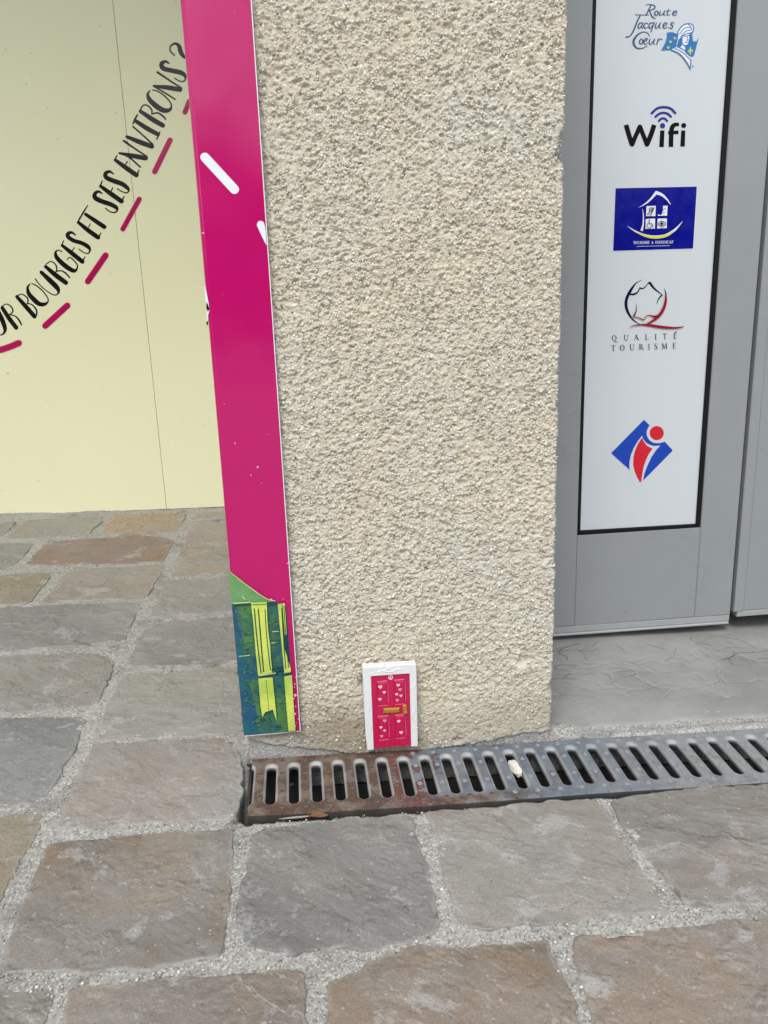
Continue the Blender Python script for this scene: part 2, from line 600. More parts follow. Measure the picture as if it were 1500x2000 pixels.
def stroke_poly(pts, smooth=True, cap=True, closed=False, sub=6):
    """ribbon as (verts2d, faces)"""
    q = spline(pts, closed, sub) if smooth else np.array(pts, dtype=float)
    xy, w = q[:, :2], np.maximum(q[:, 2], 0.5) / 2
    n = len(q)
    if closed:
        d = np.roll(xy, -1, 0) - np.roll(xy, 1, 0)
    else:
        d = np.gradient(xy, axis=0)
    d /= (np.linalg.norm(d, axis=1)[:, None] + 1e-9)
    nr = np.stack([-d[:, 1], d[:, 0]], 1)
    L, Rr = xy + nr * w[:, None], xy - nr * w[:, None]
    v = [*L, *Rr]
    f = []
    for i in range(n if closed else n - 1):
        j = (i + 1) % n
        f.append((i, j, n + j, n + i))
    if cap and not closed:
        for e, sg in ((0, -1), (n - 1, 1)):
            b = len(v)
            a0 = math.atan2(nr[e, 1], nr[e, 0])
            arc = [xy[e] + w[e] * np.array((math.cos(a0 - sg * math.pi * t), math.sin(a0 - sg * math.pi * t))) for t in (1 / 6, 2 / 6, 3 / 6, 4 / 6, 5 / 6)]
            v += arc
            f.append((e, *range(b, b + 5), n + e))
    return np.array(v), f


class Print:
    """flat marks on a vertical plane; fn maps drawing units to photo-view pixels"""

    def __init__(s, Y, fn, lift=0.0004):
        s.Y, s.fn, s.l = Y, fn, lift
        s.items = []
        s.k = 0

    def _map(s, xy):
        y = s.Y - s.l - s.k * 0.00002
        s.k += 1
        return [P(*s.fn(p[0], p[1]), y) for p in xy]

    def stroke(s, pts, **kw):
        v, f = stroke_poly(pts, **kw)
        s.items.append((s._map(v), f))
        return s

    def poly(s, pts):
        s.items.append((s._map(pts), [tuple(range(len(pts)))]))
        return s

    def disc(s, x, y, r, ry=None, n=20):
        return s.poly([(x + r * math.cos(2 * math.pi * i / n), y + (ry or r) * math.sin(2 * math.pi * i / n)) for i in range(n)])

    def build(s, name, mat, parent):
        v, f = [], []
        for vv, ff in s.items:
            b = len(v)
            v += vv
            f += [tuple(b + i for i in q) for q in ff]
        s.items = []
        # face the viewer (-y)
        out = []
        for q in f:
            a, b_, c_ = np.array(v[q[0]]), np.array(v[q[1]]), np.array(v[q[2]])
            nrm = np.cross(b_ - a, c_ - b_)
            out.append(q if nrm[1] < 0 else tuple(reversed(q)))
        return mesh_obj(name, v, out, mat, parent)


# ------------------------------------------------------------------ paving stones (outlines as seen, laid on the sloping ground)
ZA = lambda X, Y: (X / 2.5, 950 + Y / 2.5)
ZB = lambda X, Y: (X / 2, 1400 + Y / 2)
ZC = lambda X, Y: (750 + X / 2, 1400 + Y / 2)
ID = lambda X, Y: (X, Y)
# (map, outline, sRGB colour, rust amount, relief)
STONES = [
    (ZA, [(-260, 215), (-80, 200), (75, 180), (45, 215), (-10, 255), (-260, 275)], (150, 146, 140), .2, 1),
    (ZA, [(125, 172), (505, 150), (490, 180), (430, 240), (40, 262), (60, 235)], (152, 148, 140), .3, 1),
    (ZA, [(560, 148), (905, 140), (895, 170), (860, 225), (620, 238), (485, 235), (530, 190)], (166, 148, 122), .8, 1),
    (ZA, [(960, 140), (1100, 130), (1300, 122), (1290, 160), (1140, 165), (950, 180)], (158, 152, 146), .3, 1),
    (ZA, [(945, 190), (1110, 180), (1300, 172), (1300, 265), (1140, 275), (900, 285), (920, 230)], (158, 145, 136), .5, 1),
    (ZA, [(-280, 300), (-80, 290), (165, 283), (150, 310), (70, 390), (0, 415), (-280, 440)], (142, 142, 140), .1, 1),
    (ZA, [(235, 270), (560, 252), (690, 245), (755, 248), (850, 270), (830, 310), (800, 372), (560, 385), (350, 388), (130, 388), (190, 320)], (142, 122, 112), .7, 1),
    (ZA, [(905, 300), (1110, 295), (1320, 285), (1330, 415), (1140, 425), (990, 435), (835, 448), (870, 390), (880, 330)], (156, 147, 138), .6, 1.3),
    (ZA, [(-300, 460), (-80, 445), (50, 438), (250, 430), (225, 480), (150, 575), (100, 585), (-80, 590), (-300, 600)], (146, 138, 122), .6, 1),
    (ZA, [(330, 425), (520, 405), (800, 392), (780, 440), (715, 548), (560, 560), (400, 568), (215, 572), (250, 520)], (152, 143, 134), .5, 1),
    (ZA, [(830, 470), (960, 455), (1140, 445), (1340, 430), (1350, 600), (1140, 620), (1000, 635), (740, 645), (770, 560), (800, 500)], (146, 144, 144), .1, 1.3),
    (ZA, [(-320, 625), (-80, 610), (300, 590), (600, 573), (690, 570), (680, 610), (600, 765), (480, 785), (200, 800), (-80, 825), (-320, 840)], (138, 138, 138), 0, 1.4),
    (ZA, [(730, 690), (850, 670), (1010, 655), (1145, 645), (1300, 636), (1310, 850), (1155, 865), (1000, 885), (640, 890), (620, 885), (660, 800), (700, 710)], (140, 139, 140), .1, .9),
    (ZA, [(-350, 870), (-80, 850), (150, 835), (440, 825), (520, 835), (565, 870), (530, 940), (480, 1065), (430, 1080), (200, 1105), (-80, 1120), (-350, 1140)], (146, 144, 140), .2, 1.5),
    (ZA, [(600, 935), (800, 925), (1160, 895), (1180, 1050), (1190, 1210), (1000, 1225), (700, 1235), (470, 1250), (500, 1150), (560, 1030)], (154, 154, 149), .1, 1.2),
    (ZB, [(-340, 40), (-40, 15), (200, 12), (310, 10), (335, 25), (290, 140), (200, 290), (165, 345), (60, 350), (-40, 355), (-340, 370)], (128, 130, 133), 0, .9),
    (ZB, [(380, 120), (600, 105), (790, 100), (935, 95), (945, 160), (935, 340), (915, 385), (860, 405), (600, 425), (430, 440), (225, 440), (250, 360), (330, 200)], (150, 144, 140), .35, .8),
    (ZB, [(-340, 420), (-60, 405), (100, 395), (165, 390), (150, 440), (80, 580), (0, 720), (-60, 830), (-340, 860)], (136, 128, 106), .6, .8),
    (ZB, [(200, 510), (400, 490), (700, 465), (905, 450), (905, 520), (900, 640), (880, 760), (865, 945), (800, 960), (600, 990), (400, 1005), (250, 1005), (10, 1005), (30, 900), (90, 740), (140, 640)], (126, 120, 112), .8, .9),
    (ZB, [(-340, 1110), (-60, 1095), (100, 1088), (190, 1085), (185, 1130), (160, 1210), (120, 1340), (90, 1470), (-340, 1490)], (134, 132, 120), .3, .8),
    (ZB, [(275, 1085), (500, 1060), (700, 1040), (940, 1025), (1110, 1015), (1170, 1020), (1180, 1080), (1195, 1200), (1205, 1330), (1205, 1470), (190, 1500), (220, 1330), (250, 1180)], (130, 121, 112), .5, 1.2),
    (ID, [(497, 1638), (520, 1626), (650, 1610), (750, 1602), (800, 1600), (808, 1615), (818, 1650), (830, 1690), (845, 1740), (852, 1780), (857, 1815), (838, 1832), (790, 1848), (745, 1853), (680, 1855), (600, 1858), (575, 1868), (520, 1862), (480, 1850), (468, 1820), (466, 1780), (476, 1720), (485, 1670)], (126, 126, 124), .1, 1),
    (ZC, [(175, 385), (400, 365), (640, 345), (830, 335), (870, 390), (910, 460), (960, 540), (1010, 620), (1050, 690), (1090, 770), (900, 790), (700, 810), (500, 825), (375, 840), (290, 790), (265, 700), (220, 580), (190, 450)], (146, 143, 135), .25, .8),
    (ZC, [(885, 345), (960, 320), (1200, 290), (1520, 265), (1800, 240), (1990, 225), (2060, 500), (2100, 690), (1800, 715), (1500, 745), (1300, 752), (1170, 740), (1130, 680), (1060, 580), (990, 520), (935, 450)], (138, 134, 128), .3, 1.2),
    (ID, [(642, 1930), (700, 1905), (750, 1874), (850, 1858), (950, 1853), (1070, 1843), (1078, 1875), (1095, 1910), (1115, 1960), (1127, 2000), (1165, 2130), (640, 2150), (642, 2000)], (124, 108, 88), .9, .9),
    (ZC, [(735, 870), (900, 860), (1150, 835), (1500, 800), (1800, 775), (2110, 750), (2200, 1050), (2280, 1400), (870, 1480), (850, 1330), (830, 1180), (800, 1090), (760, 980)], (142, 132, 121), .5, .7),
    (ID, [(1840, 1512), (2300, 1468), (2480, 1700), (1880, 1738)], (140, 138, 132), .2, 1),
    (ID, [(1855, 1762), (2500, 1720), (2700, 2050), (1950, 2100)], (136, 128, 118), .4, 1),
    (ID, [(-240, 1960), (-40, 1960), (-110, 2180), (-330, 2190)], (138, 134, 126), .3, 1),
    (ID, [(-320, 1880), (-190, 1860), (-60, 1630), (-330, 1640)], (140, 137, 130), .2, 1),
]


def poly_world(fn, pts):
    return np.array([G(*fn(x, y)) for x, y in pts])


SPOLYS = [poly_world(s[0], s[1]) for s in STONES]

# the same courses carried on to the left of the photograph's edge
_rs = random.Random(5)
_cols = [(146, 144, 140), (150, 140, 130), (136, 134, 132), (152, 148, 140), (140, 128, 116), (130, 131, 132)]
row_y = 0.62
while row_y < 2.24:
    row_h = 0.115 + 0.035 * _rs.random()
    row_e = [p_[k] for p_ in SPOLYS for k in range(len(p_)) if row_y - 0.03 < p_[k][1] < row_y + row_h + 0.03]
    row_x = min([e_[0] for e_ in row_e] or [-0.7]) - 0.016
    while row_x > -1.85:
        row_w = 0.17 + 0.12 * _rs.random()
        j = lambda: _rs.uniform(-.006, .006)
        SPOLYS.append(np.array([(a_, b_, gz(a_, b_)) for a_, b_ in ((row_x + j(), row_y + j()), (row_x + j(), row_y + row_h + j()), (row_x - row_w + j(), row_y + row_h + j()), (row_x - row_w + j(), row_y + j()))]))
        STONES.append((None, None, _rs.choice(_cols), _rs.uniform(.1, .6), 1))
        row_x -= row_w + 0.018
    row_y += row_h + 0.018


def inside(px, py, poly):
    r = np.zeros(px.shape, bool)
    n = len(poly)
    for i in range(n):
        x0, y0 = poly[i][:2]
        x1, y1 = poly[(i + 1) % n][:2]
        if y0 == y1:
            continue
        c_ = ((y0 > py) != (y1 > py)) & (px < (x1 - x0) * (py - y0) / (y1 - y0) + x0)
        r ^= c_
    return r


# grate frame: origin at its far left corner, X along it, Y away from the viewer, Z off the paving
GA = G(493, 1489)
GC = G(1500, 1427)
EX = (GC - GA) / np.linalg.norm(GC - GA)
EZ = GN / np.linalg.norm(GN)
EY = np.cross(EZ, EX)
GW, GL = 0.125, 1.20


def gl(u, v, z=0.0):
    return GA + EX * u - EY * v + EZ * z


# ------------------------------------------------------------------ pavement: mortar bed with real stones let into it
def bed():
    st = 0.0028
    xs = np.arange(-1.9, 1.75, st)
    ys = np.arange(0.30, 2.335, st)
    nx, ny = len(xs), len(ys)
    X, Y = np.meshgrid(xs, ys)
    rel = np.stack([X - GA[0], Y - GA[1]], -1)
    u = rel[..., 0] * EX[0] + rel[..., 1] * EX[1]
    v = -(rel[..., 0] * EY[0] + rel[..., 1] * EY[1])
    hole = inside(X, Y, [G(*p)[:2] for p in ((471, 1492), (486, 1482))] + [gl(0.10, -0.001)[:2], gl(0.3, -0.0015)[:2], gl(GL + .05, -0.001)[:2], gl(GL + .05, 0.1345)[:2],
                                                                              gl(0.5, 0.1340)[:2], gl(0.18, 0.1325)[:2], gl(0.05, 0.133)[:2], G(478, 1616)[:2], G(464, 1600)[:2], G(466, 1550)[:2]])
    z = gz(X, Y)
    w, cid = worley(X / 0.0062, Y / 0.0062, 3)
    r = 0.0016 * (1 - w) + 0.0040 * (fbm(X / 0.10, Y / 0.10, 6, 2) - 0.5) + 0.0034 * (fbm(X / 0.03, Y / 0.03, 5) - 0.5) + 0.0022 * (fbm(X / 0.007, Y / 0.007, 8, 3) - 0.5)
    z = z + r + 0.0012
    # cement heaped up against the pier and along the threshold
    p1 = G(512, 1462)
    z += 0.016 * np.exp(-((X - p1[0]) ** 2 / 0.028 ** 2 + (Y - p1[1] - .01) ** 2 / 0.02 ** 2)) * (~hole)
    p2 = G(1030, 1440)
    z += 0.012 * np.exp(-((X - p2[0]) ** 2 / 0.06 ** 2 + (Y - p2[1] - .012) ** 2 / 0.012 ** 2)) * (~hole)
    e_u = sstep(0.50, 0.56, u)
    z += 0.0035 * e_u * np.exp(-((v + 0.012) / 0.008) ** 2) * (0.4 + 1.2 * fbm(X / 0.012, Y / 0.012, 31)) * (~hole)
    dirt = np.zeros_like(z)
    p3 = G(470, 1560)
    dirt += 0.75 * np.exp(-((X - p3[0]) ** 2 / 0.014 ** 2 + (Y - p3[1]) ** 2 / 0.09 ** 2)) * fbm(X / 0.02, Y / 0.02, 41) * 1.4
    dirt += 0.5 * np.exp(-((v - 0.129) / 0.006) ** 2) * (u > -.02)  # shadow line of the grate edge painted into the mortar colour
    dirt += 0.35 * np.exp(-((v + 0.004) / 0.005) ** 2) * (u > 0.02) * (u < .5)  # darker band along the far edge
    dirt += 0.28 * sstep(0.54, 0.72, fbm(X / 0.03, Y / 0.03, 77, 4)) * sstep(0.45, 0.6, fbm(X / 0.11, Y / 0.11, 78, 2))
    z = np.where(hole, z - 0.045, z)
    ledge = hole & (u < -0.0015) & (v < 0.12)
    z = np.where(ledge, gz(X, Y) - 0.010 - 0.032 * sstep(0.055, 0.115, v) + 2.0 * r, z)
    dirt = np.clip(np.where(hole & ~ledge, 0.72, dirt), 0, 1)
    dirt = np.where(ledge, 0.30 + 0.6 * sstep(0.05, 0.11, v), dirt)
    verts = np.stack([X, Y, z], -1).reshape(-1, 3)
    f = grid_faces(ny, nx)
    cx, cy = verts[f, 0].mean(1), verts[f, 1].mean(1)
    keep = np.ones(len(f), bool)
    for pl in SPOLYS:
        c0 = pl[:, :2].mean(0)
        sh = c0 + (pl[:, :2] - c0) * 0.90
        keep &= ~inside(cx, cy, sh)
    hv = hole.reshape(-1)
    keep &= ~(hv & ~ledge.reshape(-1))[f].all(1)
    keep &= ~((cx > 0.36) & (cy > 1.14) & (cy < 2.2))
    keep &= ~((cx > -0.07) & (cy > 1.05) & (cx < .36))
    f = f[keep]
    used = np.zeros(len(verts), bool)
    used[f.ravel()] = True
    idx = np.cumsum(used) - 1
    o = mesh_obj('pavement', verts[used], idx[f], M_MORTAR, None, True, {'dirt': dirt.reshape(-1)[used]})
    tag(o, kind='structure')
    return o


pavement = bed()

# the ground beyond the paving in view
o = mesh_obj('ground', [(x, y, gz(x, y) - 0.03) for x, y in ((-60, -60), (60, -60), (60, 0.34), (-60, 0.34), (-1.88, 0.34), (-1.88, 2.7), (-60, 2.7), (1.72, 0.34), (60, 2.7), (1.72, 2.7))], [(0, 1, 2, 7, 4, 3), (3, 4, 5, 6), (7, 2, 8, 9)], M_MORTAR, attrs={'dirt': [0] * 10})
tag(o, kind='structure')


def resample(p, n):
    q = np.vstack([p, p[:1]])
    s = np.concatenate([[0], np.cumsum(np.linalg.norm(np.diff(q, axis=0), axis=1))])
    t = np.linspace(0, s[-1], n, endpoint=False)
    return np.stack([np.interp(t, s, q[:, k]) for k in range(2)], 1)


def make_stone(i, spec, poly):
    near = poly[:, 1].min() < 1.45
    n, K = (168, 48) if near else (110, 24)
    p = resample(poly[:, :2], n)
    for _ in range(1):
        p = 0.25 * np.roll(p, 1, 0) + 0.5 * p + 0.25 * np.roll(p, -1, 0)
    c = p.mean(0)
    d = p - c
    ln = np.linalg.norm(d, axis=1)[:, None]
    a = np.arange(n)
    per = np.sum(np.linalg.norm(np.roll(p, -1, 0) - p, axis=1))
    wob = (fbm(p[:, 0] / 0.012, p[:, 1] / 0.012, 100 + i, 3) - 0.5) * 0.009 + (vnoise(p[:, 0] / 0.03, p[:, 1] / 0.03, 200 + i) - 0.5) * 0.005
    p = c + d * (1 + (wob[:, None] + 0.0015) / ln)
    t = np.concatenate([np.linspace(0.02, 0.93, K) ** 0.8, [0.955, 0.98, 0.995, 1.0]])
    t = np.concatenate([t, [1.003, 1.005]])
    pts = c + (p - c)[None] * t[:, None, None]
    X, Y = pts[..., 0], pts[..., 1]
    ang = math.radians(-28 + 26 * math.sin(i * 2.3))
    ca, sa = math.cos(ang), math.sin(ang)
    uu, vv = X * ca + Y * sa, -X * sa + Y * ca
    wrp = fbm(X / 0.05, Y / 0.05, 300 + i, 4) * 0.05
    q = fbm((uu + wrp) / 0.16 + i * 7.7, (vv + wrp * .6) / 0.055 + i * 3.1, 400 + i, 5, 0.55)
    lev = q * 9.0
    fl = np.floor(lev)
    stp = fl + sstep(0.0, 0.11, lev - fl)
    gate = sstep(0.40, 0.60, fbm(X / 0.06, Y / 0.06, 500 + i, 2))
    z = 0.0007 * spec[4] * (stp - 4.5) * gate + 0.0007 * spec[4] * (lev - 4.5) * (1 - gate)
    z += 0.0022 * (fbm(X / 0.09, Y / 0.09, 600 + i, 2) - 0.5) + 0.0012 * (fbm(uu / 0.02, vv / 0.007, 700 + i, 3) - 0.5)
    cle = ((lev - fl) < 0.12) * gate * sstep(0.42, 0.62, vnoise(X / 0.025, Y / 0.025, 800 + i))
    tilt = (RNG.random(2) - 0.5) * 0.012
    z += (X - c[0]) * tilt[0] + (Y - c[1]) * tilt[1] + 0.0042
    edge = np.zeros(len(t))
    edge[-6:] = [0.0, 0.0, 0.0, -0.0007, -0.006, -0.016]
    edn = 0.6 + 0.9 * fbm(p[:, 0] / 0.02, p[:, 1] / 0.02, 900 + i, 2)
    z += edge[:, None] * np.where(np.arange(len(t)) < len(t) - 2, 1, 1)[:, None] * edn[None]
    z += gz(X, Y)
    rim = np.zeros_like(z)
    rim[-5:] = 0.25
    rim[-3:] = 0.7
    rim = rim * sstep(0.35, 0.6, fbm(X / 0.02, Y / 0.02, 950 + i, 2))
    org = np.array([c[0], c[1], gz(c[0], c[1])])
    v = np.stack([X, Y, z], -1).reshape(-1, 3)
    f = grid_faces(len(t), n, True)
    top = v[:n].mean(0)
    v = np.vstack([v, top])
    cen = len(v) - 1
    # orientation: make faces look up
    a_, b_, c_ = v[f[n * 5][0]], v[f[n * 5][1]], v[f[n * 5][2]]
    if np.cross(b_ - a_, c_ - b_)[2] < 0:
        f = f[:, ::-1]
    tri = [(cen, k, (k + 1) % n) for k in range(n)]
    a_, b_, c_ = v[tri[0][0]], v[tri[0][1]], v[tri[0][2]]
    if np.cross(b_ - a_, c_ - b_)[2] < 0:
        tri = [(q_[0], q_[2], q_[1]) for q_ in tri]
    faces = [tuple(q_) for q_ in f] + tri
    o = mesh_obj('paving_stone', v, faces, M_STONE, pavement, True,
                 {'cleft': np.append(cle.reshape(-1) * 1.0, 0), 'rim': np.append(rim.reshape(-1), 0)}, origin=org)
    cl_ = lin(*spec[2])
    o.color = (cl_[0] * 0.90, cl_[1] * 0.90, cl_[2] * 0.90, spec[3])
    return o


for i, (sp, pl) in enumerate(zip(STONES, SPOLYS)):
    make_stone(i, sp, pl)


def ico():
    t = (1 + 5 ** 0.5) / 2
    iv = np.array([(-1, t, 0), (1, t, 0), (-1, -t, 0), (1, -t, 0), (0, -1, t), (0, 1, t), (0, -1, -t), (0, 1, -t), (t, 0, -1), (t, 0, 1), (-t, 0, -1), (-t, 0, 1)])
    iv /= np.linalg.norm(iv[0])
    fc = np.array([(0, 11, 5), (0, 5, 1), (0, 1, 7), (0, 7, 10), (0, 10, 11), (1, 5, 9), (5, 11, 4), (11, 10, 2), (10, 7, 6), (7, 1, 8), (3, 9, 4), (3, 4, 2), (3, 2, 6), (3, 6, 8), (3, 8, 9), (4, 9, 5), (2, 4, 11), (6, 2, 10), (8, 6, 7), (9, 8, 1)])
    return iv, fc


# loose grit bonded in the joints
def grit():
    N = 95000
    x = RNG.uniform(-1.1, 1.3, N)
    y = RNG.uniform(0.45, 2.3, N)
    keepp = RNG.random(N) < np.clip(1.6 - y, 0.12, 1.0)
    for pl in SPOLYS:
        c0 = pl[:, :2].mean(0)
        keepp &= ~inside(x, y, c0 + (pl[:, :2] - c0) * 0.985)
    rel = np.stack([x - GA[0], y - GA[1]], -1)
    u = rel @ EX[:2]
    v = -(rel @ EY[:2])
    keepp &= ~((u > -0.018) & (v > -0.004) & (v < 0.135))
    keepp &= ~((x > -0.10) & (x < 0.33) & (y > 1.0))
    keepp &= ~((x > 0.30) & (y > 1.075))
    x, y = x[keepp], y[keepp]
    n = len(x)
    iv, fc = ico()
    r = 0.0005 + 0.0014 * RNG.random(n) ** 2.2
    V = iv[None] * r[:, None, None] * (0.65 + 0.7 * RNG.random((n, 12, 1)))
    an = RNG.uniform(0, 6.28, n)
    ca, sa = np.cos(an)[:, None], np.sin(an)[:, None]
    V[..., 0], V[..., 1] = V[..., 0] * ca * 1.25 - V[..., 1] * sa, V[..., 0] * sa * 1.25 + V[..., 1] * ca
    V[..., 2] *= 0.75
    V += np.stack([x, y, gz(x, y) + 0.0023 + 0.0012 * RNG.random(n)], -1)[:, None]
    Fc = (fc[None] + 12 * np.arange(n)[:, None, None]).reshape(-1, 3)
    o = mesh_obj('grit', V.reshape(-1, 3), Fc, M_GRIT, pavement, False, {'tone': np.repeat(RNG.random(n), 12)})
    tag(o, kind='stuff')


grit()


# ------------------------------------------------------------------ drain channel and grate
def channel():
    mb = MB()
    prof = [(-0.03, -0.0005), (-0.004, -0.0045), (0.002, -0.10), (0.035, -0.13), (0.09, -0.13), (0.122, -0.10), (0.136, -0.020), (0.15, -0.016)]
    us = np.linspace(-0.012, GL + 0.1, 60)
    V, rows = [], []
    for k, u in enumerate(us):
        for j, (v, z) in enumerate(prof):
            jz = 0.004 * (random.random() - 0.5) if 0 < j < 7 else 0
            V.append(gl(u, v + (0.003 * (random.random() - 0.5) if 1 < j < 6 else 0), (z if 0 < j < 7 else -0.03) + jz))
    f = grid_faces(len(us), len(prof))
    faces = f
    o = mesh_obj('drain_channel', V, faces, M_TROUGH)
    tag(o, kind='structure')


channel()

PITCH, U0 = 0.0304, 0.0272
grate = empty('drain_grate', (0, 0, 0))
GM = Matrix(((EX[0], EY[0], EZ[0], GA[0]), (EX[1], EY[1], EZ[1], GA[1]), (EX[2], EY[2], EZ[2], GA[2]), (0, 0, 0, 1)))
grate.matrix_world = GM
tag(grate, 'long slotted steel drain grate, half rusty and half blue-grey, at the wall foot', 'drain grate')


def grate_mesh():
    V, Fc, lip, grime_shade = [], [], [], []
    n = 48

    def stadium(w, l0, l1, k):
        """ring of n points, v runs l0..l1 (far..near), half width w"""
        pts = []
        hs = n // 2
        for i in range(hs):
            a = math.pi * i / (hs - 1)
            pts.append((w * math.cos(a), l0 + w - w * math.sin(a)))
        for i in range(hs):
            a = math.pi + math.pi * i / (hs - 1)
            pts.append((w * math.cos(a), l1 - w - w * math.sin(a)))
        return pts

    def rect():
        h = PITCH / 2
        hs = n // 2
        pts = []
        for i in range(hs):           # far half: right edge (middle) -> far edge -> left edge
            a = i / (hs - 1)
            if a < 0.2:
                pts.append((h, 0.020 * (1 - a / 0.2)))
            elif a <= 0.8:
                pts.append((h - 2 * h * (a - 0.2) / 0.6, 0.0))
            else:
                pts.append((-h, 0.020 * (a - 0.8) / 0.2))
        for i in range(hs):
            a = i / (hs - 1)
            if a < 0.2:
                pts.append((-h, GW - 0.020 * (1 - a / 0.2)))
            elif a <= 0.8:
                pts.append((-h + 2 * h * (a - 0.2) / 0.6, GW))
            else:
                pts.append((h, GW - 0.020 * (a - 0.8) / 0.2))
        return pts

    rings = [(rect(), 0.0, 0, 0),
             (stadium(0.0100, 0.0125, 0.1060, 0), 0.0, 0, 0),
             (stadium(0.0090, 0.0136, 0.1049, 0), -0.0004, 0.7, 0),
             (stadium(0.0077, 0.0158, 0.1032, 0), -0.0016, 1, 0),
             (stadium(0.0067, 0.0180, 0.1014, 0), -0.0030, 1, 0),
             (stadium(0.0064, 0.0187, 0.1008, 0), -0.0044, 0.6, .3),
             (stadium(0.0063, 0.0188, 0.1007, 0), -0.0080, 0.0, 1)]
    ncell = int(GL / PITCH)
    for c_ in range(-1, ncell):
        uc = U0 + c_ * PITCH
        b = len(V)
        for pts, z, l, gr_ in rings:
            for (x, v) in pts:
                uu = uc + x
                if c_ == -1:
                    uu = max(uu, 0.0)
                sag = 0.0006 * math.sin(uu * 17) + 0.003 * max(0, 0.06 - uu) / 0.06 * (v / GW)
                V.append((uu, -v, z + 0.0045 + sag))
                lip.append(l)
                grime_shade.append(gr_)
        for k in range(len(rings) - 1):
            for i in range(n):
                j = (i + 1) % n
                Fc.append((b + k * n + i, b + k * n + j, b + (k + 1) * n + j, b + (k + 1) * n + i))
    # folded sides
    us = np.linspace(0, U0 + (ncell - 0.5) * PITCH, 60)
    for v, out in ((0.0, -0.0008), (GW, 0.0008)):
        b = len(V)
        for u in us:
            sag = 0.0006 * math.sin(u * 17) + 0.003 * max(0, 0.06 - u) / 0.06 * (v / GW)
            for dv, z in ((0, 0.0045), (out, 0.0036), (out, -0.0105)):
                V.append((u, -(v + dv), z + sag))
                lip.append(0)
                grime_shade.append(0.0 if z > 0.004 else (0.75 if z > 0 else 1.0))  # sides painted dark as the shadow line below the edge
        for i in range(len(us) - 1):
            for k in (0, 1):
                q = (b + i * 3 + k, b + (i + 1) * 3 + k, b + (i + 1) * 3 + k + 1, b + i * 3 + k + 1)
                Fc.append(q if v == 0 else tuple(reversed(q)))
    me = mesh_obj('slotted_plate', V, Fc, M_GRATE, None, False, {'lip': lip, 'grime_shade': grime_shade})
    bm = bmesh.new()
    bm.from_mesh(me.data)
    bmesh.ops.remove_doubles(bm, verts=bm.verts, dist=0.00005)
    bmesh.ops.dissolve_degenerate(bm, edges=bm.edges, dist=0.00002)
    bmesh.ops.recalc_face_normals(bm, faces=bm.faces)
    up = sum(f.normal.z * f.calc_area() for f in bm.faces)
    if up < 0:
        bmesh.ops.reverse_faces(bm, faces=bm.faces)
    bm.to_mesh(me.data)
    bm.free()
    me.parent = grate
    return me


grate_mesh()


def stud_mesh():
    n = 10
    V, Fc = [], []
    for r, z in ((0.0036, 0.0), (0.0025, 0.0009), (0.0016, 0.0007), (0.0012, -0.0002)):
        for i in range(n):
            a = 2 * math.pi * i / n
            V.append((r * math.cos(a), r * math.sin(a), z))
    Fc = [tuple(q) for q in grid_faces(4, n, True)]
    Fc.append(tuple(range(3 * n, 4 * n)))
    return V, Fc


sv, sf = stud_mesh()
stud0 = stud1 = None
M_ZSTUD = simple('zinc_stud', (0.27, 0.285, 0.30), 0.5, 0.2, var=0.5, vscale=900, dark=0.6)
for k in range(-1, 27):
    for vv in (0.0082, 0.0385, 0.0788, 0.1105):
        u = U0 + (k + 0.5) * PITCH + random.uniform(-.0006, .0006)
        rusty = u + random.uniform(-.03, .03) < 0.225 or (vv > .1 and u < .33)
        src = stud0 if rusty else stud1
        if src is None:
            o = mesh_obj('stud', sv, sf, M_GRATE if rusty else M_ZSTUD, None, True, {'lip': [0.1] * 20 + [0.0] * 20, 'grime_shade': [0] * 30 + [0.9] * 10})
            if rusty:
                stud0 = o
            else:
                stud1 = o
        else:
            o = src.copy()
            COL.objects.link(o)
        o.parent = grate
        sag = 0.0006 * math.sin(u * 17) + 0.003 * max(0, 0.06 - u) / 0.06 * (vv / GW)
        o.location = (u, -vv, 0.0047 + sag)


# ------------------------------------------------------------------ pale lump of plaster wedged in a slot, dead leaves, twig
def lump():
    bm = bmesh.new()
    bmesh.ops.create_icosphere(bm, subdivisions=3, radius=1.0)
    for v in bm.verts:
        p = v.co
        k = 0.70 + 0.52 * float(fbm(np.array([p.x * 1.7 + 3]), np.array([p.y * 1.7 + p.z * 2.1]), 61, 3)[0])
        q = Vector((math.copysign(abs(p.x) ** 0.7, p.x), math.copysign(abs(p.y) ** 0.75, p.y), math.copysign(abs(p.z) ** 0.7, p.z)))
        taper = 0.82 + 0.18 * q.y
        v.co = Vector((q.x * 0.0080 * k * taper, q.y * 0.0152 * k, q.z * 0.0062 * k))
    me = bpy.data.meshes.new('plaster_lump')
    bm.to_mesh(me)
    bm.free()
    me.materials.append(simple('pale_plaster', (0.66, 0.64, 0.56), 0.9, var=0.6, vscale=150, bump=0.0012, bscale=350))
    o = bpy.data.objects.new('plaster_lump', me)
    COL.objects.link(o)
    g = np.array(GA)
    c0 = G(1007, 1507)
    o.location = Vector(c0 + EZ * 0.0045)
    o.rotation_euler = (0.12, 0.05, math.radians(8))
    tag(o, 'small cream lump of plaster wedged in a slot of the drain grate', 'plaster lump')


lump()


